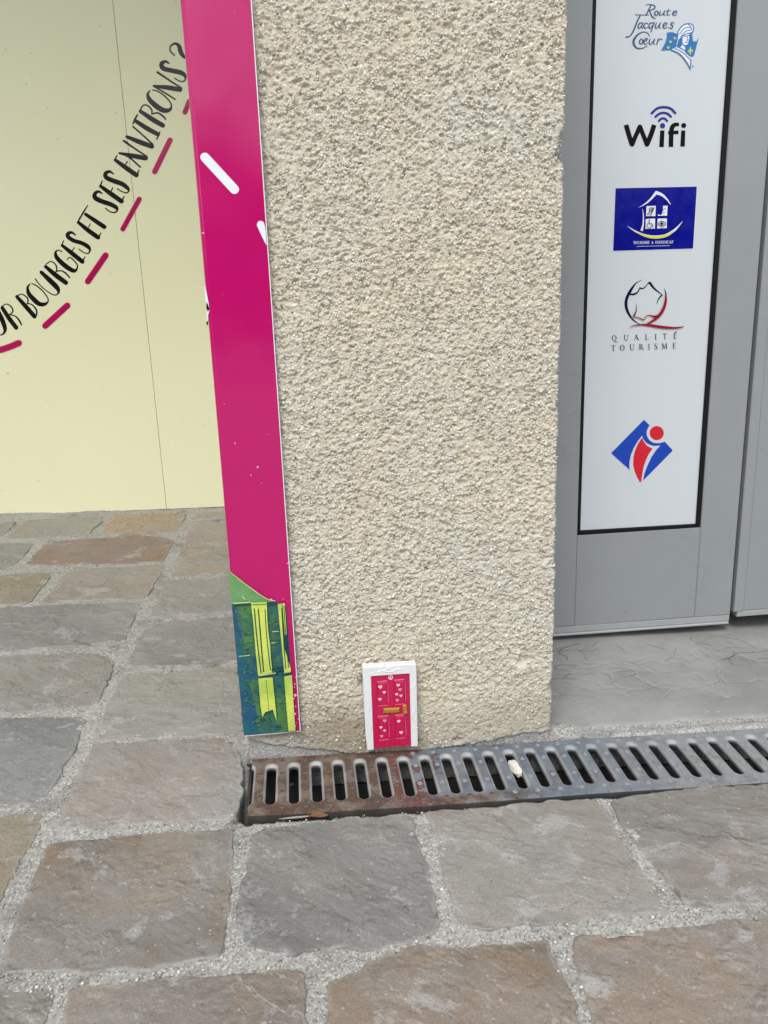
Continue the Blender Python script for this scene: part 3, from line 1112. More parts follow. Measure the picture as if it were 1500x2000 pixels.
def leaf(px, py, L, W, ang, h, curl, label, colr, name='dry_leaf', cat='leaf', tilt=0.3):
    n = 9
    V, Fc = [], []
    for i in range(n):
        t = i / (n - 1)
        w = W * math.sin(math.pi * (0.04 + 0.92 * t)) ** 0.8
        for j in (-1, -0.4, 0.4, 1):
            V.append((L * (t - 0.5), w * j * 0.5 + 0.1 * W * math.sin(5 * t), curl * (abs(j) ** 2) * W + 0.25 * L * curl * (t - 0.5) ** 2))
    for i in range(n - 1):
        for j in range(3):
            Fc.append((i * 4 + j, (i + 1) * 4 + j, (i + 1) * 4 + j + 1, i * 4 + j + 1))
    m = len(V)
    V += [(x, y, z - 0.0004) for x, y, z in V]
    Fc += [tuple(m + k for k in reversed(q)) for q in Fc]
    o = mesh_obj(name, V, Fc, simple(name + '_brown', colr, 0.7, var=0.7, vscale=300, dark=0.5), None, True)
    o.location = Vector(G(px, py) + EZ * h)
    o.rotation_euler = (tilt, 0.1, math.radians(ang))
    tag(o, label, cat)
    return o


leaf(590, 1471, 0.040, 0.009, -14, 0.009, 0.3, 'curled brown dead leaf between the wall foot and the rusty grate end', (0.16, 0.075, 0.035))
leaf(566, 1462, 0.034, 0.0045, -35, 0.013, 0.2, 'thin straw coloured stalk leaning on cement beside the wall foot', (0.27, 0.19, 0.10), 'dry_stalk', 'stalk')
leaf(622, 1598, 0.024, 0.008, 6, 0.003, 0.25, 'small brown dead leaf under the near edge of the rusty grate', (0.17, 0.075, 0.03))
leaf(580, 1602, 0.046, 0.0035, 9, 0.0035, 0.2, 'pale dry twig lying along the near edge of the rusty grate', (0.34, 0.31, 0.26), 'dry_twig', 'twig', 0.1)


# ------------------------------------------------------------------ roughcast pier
def pier():
    st = 0.0012
    xL, xR, zT = -0.100, 0.3375, 1.16
    nx = int((xR - xL) / st)
    nz = int((zT - 0.03) / st)
    bx = [(478, 1442), (530, 1452), (600, 1461), (660, 1468), (712, 1472), (770, 1470), (850, 1461), (900, 1453), (960, 1448), (985, 1441), (1000, 1436), (1040, 1430), (1075, 1425)]
    bw = np.array([P(x, y, Y_WALL)[[0, 2]] for x, y in bx])
    xs = np.linspace(xL, xR, nx)
    zb = np.interp(xs, bw[:, 0], bw[:, 1]) + 0.006 * (fbm(xs / 0.02, xs * 0, 21, 3) - 0.5)
    t = np.linspace(0, 1, nz)
    X = np.repeat(xs[None], nz, 0)
    Z = zb[None] * (1 - t[:, None]) + zT * t[:, None]
    wx = X + 0.003 * (fbm(X / 0.007, Z / 0.007, 1, 2) - 0.5)
    wz = Z + 0.003 * (fbm(X / 0.007, Z / 0.007, 2, 2) - 0.5)
    w1, id1 = worley(wx / 0.0054, wz / 0.0054, 11)
    w2, id2 = worley(wx / 0.0031, wz / 0.0031, 12)
    dens = fbm(X / 0.05, Z / 0.05, 13, 3)
    amp1 = sstep(0.25, 0.9, id1)
    h = 0.0013 * amp1 * np.clip(1 - (w1 / 0.62) ** 2, 0, 1)
    h += 0.0016 * np.clip(1 - (w2 / 0.6) ** 2, 0, 1) * (0.3 + 0.7 * id2)
    h += 0.0024 * (fbm(X / 0.008, Z / 0.006, 14, 4, 0.65) - 0.5) + 0.004 * (fbm(X / 0.12, Z / 0.12, 15, 2) - 0.5)
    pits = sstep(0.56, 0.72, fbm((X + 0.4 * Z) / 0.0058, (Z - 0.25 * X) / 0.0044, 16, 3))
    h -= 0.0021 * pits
    smooth_low = sstep(0.16, 0.05, Z) * 0.45
    h *= (1 - smooth_low)
    # individual hollows
    for (px, py, rr, dp) in ((833, 1112, 0.0035, 0.006), (1022, 1287, 0.010, 0.004), (893, 1446, 0.006, 0.008), (820, 1448, 0.004, 0.005)):
        q = P(px, py, Y_WALL)
        h -= dp * np.exp(-(((X - q[0]) / rr) ** 2 + ((Z - q[2]) / (rr * 0.6)) ** 2))
    q = P(1020, 1287, Y_WALL)
    lump_ = np.exp(-(((X - q[0]) / 0.02) ** 2 + ((Z - q[2] + 0.016) / 0.010) ** 2))
    h += 0.004 * lump_
    Y = Y_WALL - h
    # worn arrises at the right corner, with the chip at mid height
    chip = P(1100, 308, Y_WALL)
    zc = Z[:, -1]
    er = 0.0035 + 0.004 * fbm(zc / 0.05, zc * 0 + 3.3, 17, 3)
    er += 0.010 * np.exp(-((zc - chip[2] - 0.012) / 0.02) ** 2) + 0.006 * np.exp(-((zc - chip[2]) / 0.006) ** 2)
    er += 0.005 * np.exp(-((zc - 0.11) / 0.012) ** 2)
    dR = xR - X
    k = np.clip(1 - dR / er[:, None], 0, 1)
    Y = Y + k ** 2 * er[:, None] * 1.1
    Xd = X - 0.0 * k
    sil = (fbm(zc / 0.02, zc * 0 + 9.1, 18, 3) - 0.5) * 0.004 - 0.003 * np.exp(-((zc - chip[2]) / 0.005) ** 2)
    Xd = Xd + sil[:, None] * sstep(0.02, 0.0, dR)
    cement = np.clip(sstep(0.25, 0.6, k) * (0.55 + 0.6 * fbm(X / 0.02, Z / 0.05, 19, 2)), 0, 0.9)
    cement = np.maximum(cement, 0.55 * sstep(0.012, 0.0, Z - zb[None]) * fbm(X / 0.03, Z / 0.01, 23, 2) * 1.3)
    cement = np.maximum(cement, 0.8 * np.exp(-(((X + 0.06) / 0.05) ** 2 + ((Z - 0.055) / 0.025) ** 2)) * fbm(X / 0.015, Z / 0.015, 24, 2) * 1.3)
    dirt = sstep(0.085, 0.03, Z - zb[None] + 0.05 * (fbm(X / 0.06, Z / 0.04, 25, 3) - 0.5)) * 0.5
    dirt = dirt + 1.7 * sstep(0.085, 0.0, np.hypot((X - 0.03) / 1.4, Z - 0.05)) * fbm(X / 0.02, Z / 0.02, 26, 3) + 0.6 * sstep(0.03, 0.0, np.abs(X - 0.105) - 0.04) * sstep(0.03, 0.0, Z - zb[None]) * fbm(X / 0.01, Z / 0.01, 27, 2)
    dirt = dirt + 0.30 * pits  # shade in the pits painted into the render colour
    # side returns
    rows = nz
    cols = nx + 4
    VX = np.zeros((rows, cols))
    VY = np.zeros((rows, cols))
    VZ = np.zeros((rows, cols))
    VX[:, 2:-2], VY[:, 2:-2], VZ[:, 2:-2] = Xd, Y, Z
    VX[:, 0], VX[:, 1] = xL - 0.004, xL - 0.004
    VY[:, 0], VY[:, 1] = 2.45, Y_WALL + 0.004
    VX[:, -1], VX[:, -2] = xR + 0.001, xR + 0.001 + sil
    VY[:, -1], VY[:, -2] = 2.45, Y_WALL + er + 0.003
    VZ[:, :2] = Z[:, :1]
    VZ[:, -2:] = Z[:, -1:]
    pad = lambda a_: np.pad(a_, ((0, 0), (2, 2)), mode='edge')
    g_ = np.where(w2 < 0.42, id2, 0.5)
    V = np.stack([VX, VY, VZ], -1).reshape(-1, 3)
    cem = pad(cement)
    cem[:, -2:] = 0.8
    cem[:, [0, 1, -1]] = 0.0
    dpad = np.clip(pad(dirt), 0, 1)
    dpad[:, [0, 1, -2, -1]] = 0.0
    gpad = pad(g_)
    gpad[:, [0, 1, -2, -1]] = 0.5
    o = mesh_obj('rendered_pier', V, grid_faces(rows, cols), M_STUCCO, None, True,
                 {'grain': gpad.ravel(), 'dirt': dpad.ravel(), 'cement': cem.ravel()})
    # sharp sand and gravel grains thrown into the render
    N = 62000
    gx, gzz = RNG.uniform(xL + .001, xR - 0.003, N), RNG.uniform(0.03, 1.13, N)
    ii = np.clip(((gx - xL) / (xR - xL) * (nx - 1)).round().astype(int), 0, nx - 1)
    zbk = zb[ii]
    ok = gzz > zbk + 0.002
    keepn = fbm(gx / 0.03, gzz / 0.03, 71, 3) + 0.5 * RNG.random(N) > np.where(gzz < 0.16, 0.86, 0.62)
    ok &= keepn
    gx, gzz, ii, zbk = gx[ok], gzz[ok], ii[ok], zbk[ok]
    jj = np.clip(((gzz - zbk) / (zT - zbk) * (nz - 1)).round().astype(int), 0, nz - 1)
    gy = Y[jj, ii]
    n = len(gx)
    iv, fc = ico()
    r = 0.0006 + 0.0011 * RNG.random(n) ** 2.0
    VV = iv[None] * r[:, None, None] * (0.55 + 0.9 * RNG.random((n, 12, 1)))
    an = RNG.normal(0.35, 0.7, n)
    ca, sa = np.cos(an)[:, None], np.sin(an)[:, None]
    VV[..., 0], VV[..., 2] = VV[..., 0] * ca * 1.35 - VV[..., 2] * sa, VV[..., 0] * sa * 1.35 + VV[..., 2] * ca
    VV[..., 1] *= 0.8
    VV += np.stack([gx, gy - 0.15 * r, gzz], -1)[:, None]
    FF = (fc[None] + 12 * np.arange(n)[:, None, None]).reshape(-1, 3)
    g2 = mesh_obj('render_grain', VV.reshape(-1, 3), FF, M_GRAIN, o, False, {'tone': np.repeat(RNG.random(n), 12)})
    tag(g2, kind='stuff')
    tag(o, 'beige roughcast wall pier standing between the cream window sheet and the grey door', 'wall')
    mb = MB()
    mb.box(xL, xR, Y_WALL, 2.44, zT - 0.002, 2.617)
    u = mb.build('pier_top', M_WALL, o)
    # dark footing set back under the ragged lower edge
    mb = MB()
    mb.box(xL + 0.001, xR - 0.004, Y_WALL + 0.0045, 2.40, -0.02, 0.09)
    mb.build('footing', M_MORTAR, o)
    return o


pier()

# unseen building mass over the recesses, underside set to shade the window
mb = MB()
mb.box(-2.6, 2.6, Y_WALL + 0.004, 2.9, 2.62, 4.6)
mb.box(-2.9, -2.2, Y_WALL + 0.01, 2.9, -0.05, 2.618)
mb.box(1.7, 2.3, Y_WALL + 0.01, 2.9, -0.1, 2.618)
o = mb.build('building_wall', M_WALL)
tag(o, kind='structure')
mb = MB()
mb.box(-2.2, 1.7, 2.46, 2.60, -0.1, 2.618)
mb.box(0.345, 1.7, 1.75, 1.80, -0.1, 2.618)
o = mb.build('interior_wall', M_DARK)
tag(o, kind='structure')
mb = MB()  # added unseen blocks behind the viewer, skyline shaped for the strip's reflections
for x0, x1, zt in ((-45, -19, 3.4), (-19, -12.5, 5.6), (-12.5, -8.0, 4.1), (-8.0, -5.6, 7.2), (-5.6, -3.4, 4.4), (-3.4, -2.5, 5.0), (-2.5, -2.0, 6.6), (-2.0, -1.5, 5.3), (-1.5, -1.1, 7.4), (-1.1, -0.3, 4.7), (-0.3, 0.6, 5.9), (0.6, 3.5, 4.2), (3.5, 8, 6.2), (8, 14, 4.6), (14, 45, 3.8)):
    mb.box(x0, x1, -24, -25, -3, zt)
o = mb.build('reflected_skyline', M_SKYLINE)
tag(o, kind='structure')


# ------------------------------------------------------------------ doorstep slab
def slab():
    nx, ny = 150, 60
    x0, x1 = 0.330, 1.72
    V = []
    fr = [G(x, y) for x, y in ((1072, 1434), (1160, 1428), (1250, 1420), (1350, 1414), (1500, 1404), (2100, 1352))]
    fx = [p[0] for p in fr]
    fy = [p[1] for p in fr]
    xs = np.linspace(x0, x1, nx)
    X, T = np.meshgrid(xs, np.linspace(0, 1, ny) ** 1.5)
    yf = np.interp(X, fx, fy) + 0.006 * (fbm(X / 0.03, X * 0, 51, 3) - 0.5)
    Y = yf + (1.74 - yf) * T
    Z = gz(X, Y) + 0.0045 + 0.002 * (fbm(X / 0.15, Y / 0.15, 52, 2) - 0.5)
    d = Y - yf
    Z += -0.006 * np.clip(1 - d / 0.010, 0, 1) ** 2
    pit = G(1420, 1363)
    Z -= 0.003 * np.exp(-(((X - pit[0]) / 0.011) ** 2 + ((Y - pit[1]) / 0.008) ** 2))
    rowf = np.stack([X[0], Y[0] - 0.001, Z[0] - 0.01], -1)
    V = np.vstack([rowf, np.stack([X, Y, Z], -1).reshape(-1, 3)])
    o = mesh_obj('doorstep', V, grid_faces(ny + 1, nx), M_SLAB, None, True)
    tag(o, kind='structure')

    def zs(x, y):
        return gz(x, y) + 0.0046 + 0.002 * (float(fbm(np.array([x / 0.15]), np.array([y / 0.15]), 52, 2)[0]) - 0.5)

    M_CRP = simple('pale_hairline', (0.40, 0.395, 0.375), 0.8)
    M_CRD = simple('dark_hairline', (0.13, 0.127, 0.12), 0.8)
    for mat_, cnt, wid, y0, y1 in ((M_CRP, 170, 0.00075, 1.09, 1.24), (M_CRD, 48, 0.0010, 1.17, 1.32)):
        V, Fc = [], []
        for k in range(cnt):
            x, y = random.uniform(0.34, 1.25), random.uniform(y0, y1)
            a_ = random.uniform(0, math.pi)
            w = wid * random.uniform(0.5, 1.2)
            for sgm in range(random.choice((1, 1, 2, 2, 3, 4))):
                L_ = random.uniform(0.012, 0.05)
                x2, y2 = x + L_ * math.cos(a_), y + L_ * 0.8 * math.sin(a_)
                if not (0.338 < x2 < 1.6 and y0 - .01 < y2 < 1.325):
                    break
                nx_, ny_ = -math.sin(a_) * w / 2, math.cos(a_) * w / 2
                b_ = len(V)
                lift = 0.0002 + 0.000004 * len(Fc)
                n_ = 5
                for i in range(n_ + 1):
                    t = i / n_
                    jx, jy = random.uniform(-.0007, .0007), random.uniform(-.0007, .0007)
                    px_, py_ = x + (x2 - x) * t + jx, y + (y2 - y) * t + jy
                    ww = 1.0 if 0 < i < n_ else 0.35
                    V.append((px_ - nx_ * ww, py_ - ny_ * ww, zs(px_, py_) + lift))
                    V.append((px_ + nx_ * ww, py_ + ny_ * ww, zs(px_, py_) + lift))
                for i in range(n_):
                    Fc.append((b_ + 2 * i, b_ + 2 * i + 2, b_ + 2 * i + 3, b_ + 2 * i + 1))
                x, y = x2, y2
                a_ += random.choice((-1, 1)) * random.uniform(0.3, 1.1)
        h_ = mesh_obj('hairline_crack', V, Fc, mat_, o)
        tag(h_, kind='stuff')


slab()


# ------------------------------------------------------------------ magenta sign strip
def px_poly(pts, Y):
    return [(p[0], p[2]) for p in (P(x, y, Y) for x, y in pts)]


YS = 0.9965
strip = empty('sign_strip', (-0.065, YS, 0.0745))
tag(strip, 'tall narrow magenta sign strip fixed along one edge of the beige wall pier', 'sign')
xl0, xr0 = P(350, 0, YS)[0], P(490, 0, YS)[0]
xl1, xr1 = P(478, 1437, YS)[0], P(588, 1427, YS)[0]
xl, xr = (xl0 + xl1) / 2, (xr0 + xr1) / 2
zl, zr = P(478, 1437, YS)[2], P(588, 1427, YS)[2]


def strip_sheet():
    # rolled left edge, flat face, white core showing on the cut right and lower edges
    prof = []
    for i in range(7):
        a = math.pi / 2 * i / 6
        prof.append((xl + 0.0065 * (1 - math.sin(a)) - 0.0, YS + 0.0065 * (1 - math.cos(a)) + 0.0))
    prof = [(xl - 0.0, YS + 0.02), (xl, YS + 0.004), (xl + 0.0007, YS + 0.0012), (xl + 0.0020, YS + 0.0002), (xl + 0.0035, YS + 0.0005), (xl + 0.0050, YS), (xr - 0.0009, YS)]
    zs = [0, 0.03, 0.3, 0.6, 0.9, 1.35]
    V, Fc = [], []
    for z in zs:
        for (x, y) in prof:
            zz = zl + (zr - zl) * (x - xl) / (xr - xl)
            V.append((x, y, max(zz, z) if z > 0 else zz))
    n = len(prof)
    for i in range(len(zs) - 1):
        for j in range(n - 1):
            Fc.append((i * n + j, i * n + j + 1, (i + 1) * n + j + 1, (i + 1) * n + j))
    mesh_obj('face_sheet', V, Fc, M_MAG, strip)
    mb = MB()
    zz0 = zl + (zr - zl) * 0.98
    mb.prism([(xr - 0.0009, zr - .0006), (xr + 0.0001, zr - .0006), (xr + 0.0001, 1.35), (xr - 0.0009, 1.35)], YS - 0.0001, YS + 0.004)
    mb.prism([(xl + 0.002, zl - 0.0012), (xr + .0001, zr - 0.0013), (xr + .0001, zr - 0.0006), (xl + 0.002, zl)], YS + 0.0002, YS + 0.004)
    mb.prism([(xl + 0.004, zl + 0.001), (xr - 0.001, zr + 0.001), (xr - 0.001, 1.34), (xl + 0.004, 1.34)], YS + 0.001, YS + 0.006)
    mb.build('core', I_WHITE, strip)


strip_sheet()
pr = Print(YS, ID)
pr.stroke([(400, 307, 18), (458, 370, 18)])
pr.build('dash', I_WHITE, strip)
rx = lambda y: 490 + 97.5 * y / 1427 - 1.8
pr.poly([(501.5, 440), (503, 434), (508, 431), (514, 433), (516.5, 438), (rx(455), 452), (rx(478), 480), (512, 463)])
pr.build('dash', I_WHITE, strip)

# torn edge at mid height
pr.poly([(399, 560), (401, 559), (404, 574), (407, 590), (409, 606), (406, 618), (407, 634), (405, 637), (404, 612), (402, 590), (400, 572)])
pr.build('tear', I_WHITE, strip)
pr.poly([(403, 590), (406, 594), (409, 604), (406, 609), (403, 602)])
pr.poly([(403, 629), (407, 626), (406, 636), (403, 634)])
pr.build('tear', I_BLACK, strip)

# duotone photograph of stone buttresses printed at the foot
ZP = lambda X, Y: (430 + X / 5, 1080 + Y / 5)


def photo_mat(name, a, b, c_, sx=60.0):
    s = Mat(name, rough=0.25)
    co_ = s.mapping(s.coord(), scale=(1, 1, 2.6))
    n_ = s.noise(co_, sx, 6, 0.65)
    m_ = s.noise(s.coord(), 22.0, 5, 0.6)
    k_ = s.mix(s.ramp(n_, [(0.38, 0.0), (0.66, 1.0)]), a, b)
    s.base(s.mix(s.ramp(m_, [(0.45, 0.0), (0.62, 1.0)]), k_, c_))
    return s.m


D_ROOF = photo_mat('printed_roof_green', lin(88, 138, 84), lin(120, 164, 96), lin(104, 150, 100), 160)
D_BODY = photo_mat('printed_wall_teal', lin(44, 94, 86), lin(72, 116, 80), lin(36, 88, 98), 110)
D_BLUE = photo_mat('printed_shade_blue', lin(30, 72, 112), lin(36, 90, 108), lin(34, 98, 104), 90)
D_GRN = photo_mat('printed_wall_green', lin(62, 110, 66), lin(86, 132, 72), lin(44, 98, 84), 140)
D_MID = photo_mat('printed_mid_green', lin(58, 108, 82), lin(88, 130, 84), lin(40, 92, 90), 140)
D_YEL = photo_mat('printed_light_yellow', lin(188, 204, 84), lin(206, 216, 108), lin(168, 192, 84), 130)
D_DARK = photo_mat('printed_dark_line', lin(30, 66, 56), lin(44, 76, 50), lin(26, 60, 80), 200)
D_PALE = photo_mat('printed_pale_edge', lin(190, 205, 150), lin(206, 214, 170), lin(170, 190, 120), 200)
pp = Print(YS, ZP, 0.0005)
pp.poly([(82, 172), (440, 440), (545, 475), (560, 500), (110, 505)]).build('printed_roof', D_ROOF, strip)
pp.poly([(112, 500), (300, 486), (555, 478), (565, 500), (638, 490), (660, 700), (690, 1150), (712, 1400), (733, 1742), (232, 1781)]).build('printed_wall', D_BODY, strip)
pp.poly([(115, 520), (150, 500), (170, 700), (215, 800), (190, 900), (260, 1100), (360, 1160), (365, 1235), (250, 1250), (330, 1400), (360, 1600), (380, 1765), (234, 1779)]).build('printed_shade', D_BLUE, strip)
pp.poly([(260, 1255), (370, 1240), (400, 1600), (370, 1600), (320, 1400)])
pp.poly([(520, 1215), (625, 1200), (650, 1500), (665, 1738), (560, 1752), (545, 1600)])
pp.poly([(200, 540), (300, 520), (330, 900), (240, 940), (215, 700)])
tag(pp.build('printed_stonework', D_GRN, strip), kind='stuff')
pp.poly([(128, 505), (300, 488), (302, 510), (124, 530)])
pp.poly([(460, 480), (555, 470), (556, 510), (468, 530)])
pp.poly([(505, 1130), (612, 1100), (620, 1200), (540, 1195)])
pp.poly([(600, 520), (640, 515), (688, 1140), (650, 1150), (640, 900)])
pp.build('printed_shadow_band', D_DARK, strip)
for col_, nm_, cnt in ((D_GRN, 'printed_block', 70), (D_BLUE, 'printed_block', 45), (D_MID, 'printed_block', 70), (D_DARK, 'printed_block', 14)):
    for k_ in range(cnt):
        y_ = random.uniform(540, 1730)
        t_ = (y_ - 500) / 1260
        w_, h_ = random.uniform(8, 34), random.uniform(6, 16)
        x_ = random.uniform(128 + 105 * t_ + w_ * 1.25, 640 + 60 * t_)
        if x_ + w_ * 1.2 > 640 + 62 * t_:
            continue
        pp.poly([(x_ + w_ * math.cos(a_) * random.uniform(.6, 1.2), y_ + h_ * math.sin(a_) * random.uniform(.6, 1.2)) for a_ in np.linspace(0, 5.5, 8)])
    tag(pp.build(nm_, col_, strip), kind='stuff')
pp.poly([(300, 486), (455, 480), (462, 700), (488, 900), (505, 1170), (370, 1190), (350, 1000), (325, 700)])
pp.poly([(372, 1225), (512, 1215), (535, 1450), (552, 1645), (515, 1530), (440, 1555), (412, 1600), (395, 1500)])
pp.poly([(562, 500), (600, 494), (618, 900), (690, 1130), (690, 1165), (628, 1175), (600, 900)])
pp.poly([(606, 492), (630, 490), (650, 800), (632, 800)])
pp.poly([(625, 1205), (700, 1192), (715, 1450), (735, 1735), (668, 1742), (645, 1480)])
pp.build('printed_buttress', D_YEL, strip)
for a in ([(333, 540, 12), (352, 760, 12), (378, 1000, 12), (400, 1175, 12)], [(372, 545, 12), (392, 780, 13), (410, 1000, 13), (425, 1165, 12)],
          [(438, 545, 8), (450, 760, 8), (470, 960, 9), (492, 1150, 9)], [(600, 540, 8), (616, 800, 8), (640, 1130, 9)], [(622, 520, 8), (640, 800, 8), (668, 1120, 9)],
          [(448, 1240, 4), (468, 1450, 4), (490, 1745, 5)], [(372, 1218, 14), (510, 1206, 12)], [(628, 1192, 12), (692, 1182, 10)], [(305, 508, 7), (455, 500, 7)],
          [(130, 660, 6), (250, 650, 6)], [(150, 770, 5), (250, 760, 5)], [(160, 900, 5), (290, 880, 5)], [(500, 740, 6), (580, 730, 6)], [(500, 860, 5), (590, 850, 5)]):
    pp.stroke(a, cap=False)
pp.build('printed_line', D_DARK, strip)
for a in ([(90, 180, 5), (250, 310, 6), (440, 440, 7), (540, 470, 7)], [(130, 492, 10), (300, 482, 9)], [(375, 1198, 12), (545, 1172, 10)], [(625, 1168, 8), (690, 1155, 8)], [(215, 420, 8), (245, 455, 8)],
          [(510, 770, 7), (570, 765, 7)], [(180, 1010, 7), (290, 1000, 7)], [(500, 880, 6), (540, 875, 6)], [(458, 640, 4), (475, 860, 4), (505, 1130, 4)]):
    pp.stroke(a, cap=False)
pp.build('printed_highlight', D_PALE, strip)
for (x, y, r) in ((735, 1390, 14), (728, 1280, 7), (725, 1310, 5), (720, 1420, 8), (738, 1500, 6), (730, 1570, 10), (765, 1620, 6), (738, 1215, 5), (615, 450, 5), (500, 455, 12), (735, 1690, 6), (742, 1660, 5)):
    pp.poly([(x + r * math.cos(a_) * random.uniform(.5, 1.2), y + r * 1.2 * math.sin(a_) * random.uniform(.5, 1.2)) for a_ in np.linspace(0, 5.6, 9)])
tag(pp.build('scuff', I_PALE, strip), kind='stuff')
pq = Print(YS, ID, 0.0005)
for (x, y, r) in ((503, 912, 2), (490, 928, 1.5), (459, 866, 1.5), (397, 455, 2), (562, 1100, 1.5)):
    pq.poly([(x + r * math.cos(a_) * random.uniform(.5, 1.2), y + r * 1.3 * math.sin(a_) * random.uniform(.5, 1.2)) for a_ in np.linspace(0, 5.6, 9)])
tag(pq.build('scuff', I_PALE, strip), kind='stuff')

# ------------------------------------------------------------------ cream window sheets with hand lettering
win = empty('window_sheets', (-0.9, Y_WIN, 0.09))
tag(win, 'pale cream window covering with black hand lettering and a trail of magenta dashes', 'window')
wz = lambda x: 0.0845 + (0.0961 - 0.0845) * (-0.2405 - x) / 0.6342 + 0.001
SX = -0.4058
mb = MB()
mb.prism([(-2.2, wz(-2.2)), (SX - 0.0006, wz(SX)), (SX - 0.0006, 2.61), (-2.2, 2.61)], Y_WIN, Y_WIN + 0.006)
mb.build('sheet', M_CREAM, win)
mb = MB()
mb.prism([(SX + 0.0006, wz(SX)), (-0.10, wz(-0.10)), (-0.10, 2.61), (SX + 0.0006, 2.61)], Y_WIN, Y_WIN + 0.006)
mb.build('sheet', M_CREAM, win)
mb = MB()
mb.prism([(-2.2, wz(-2.2) - 0.02), (-0.10, wz(-0.1) - 0.02), (-0.10, 2.61), (-2.2, 2.61)], Y_WIN + 0.0065, Y_WIN + 0.03)
mb.build('backing', simple('grey_backing', (0.30, 0.30, 0.27), 0.8), win)

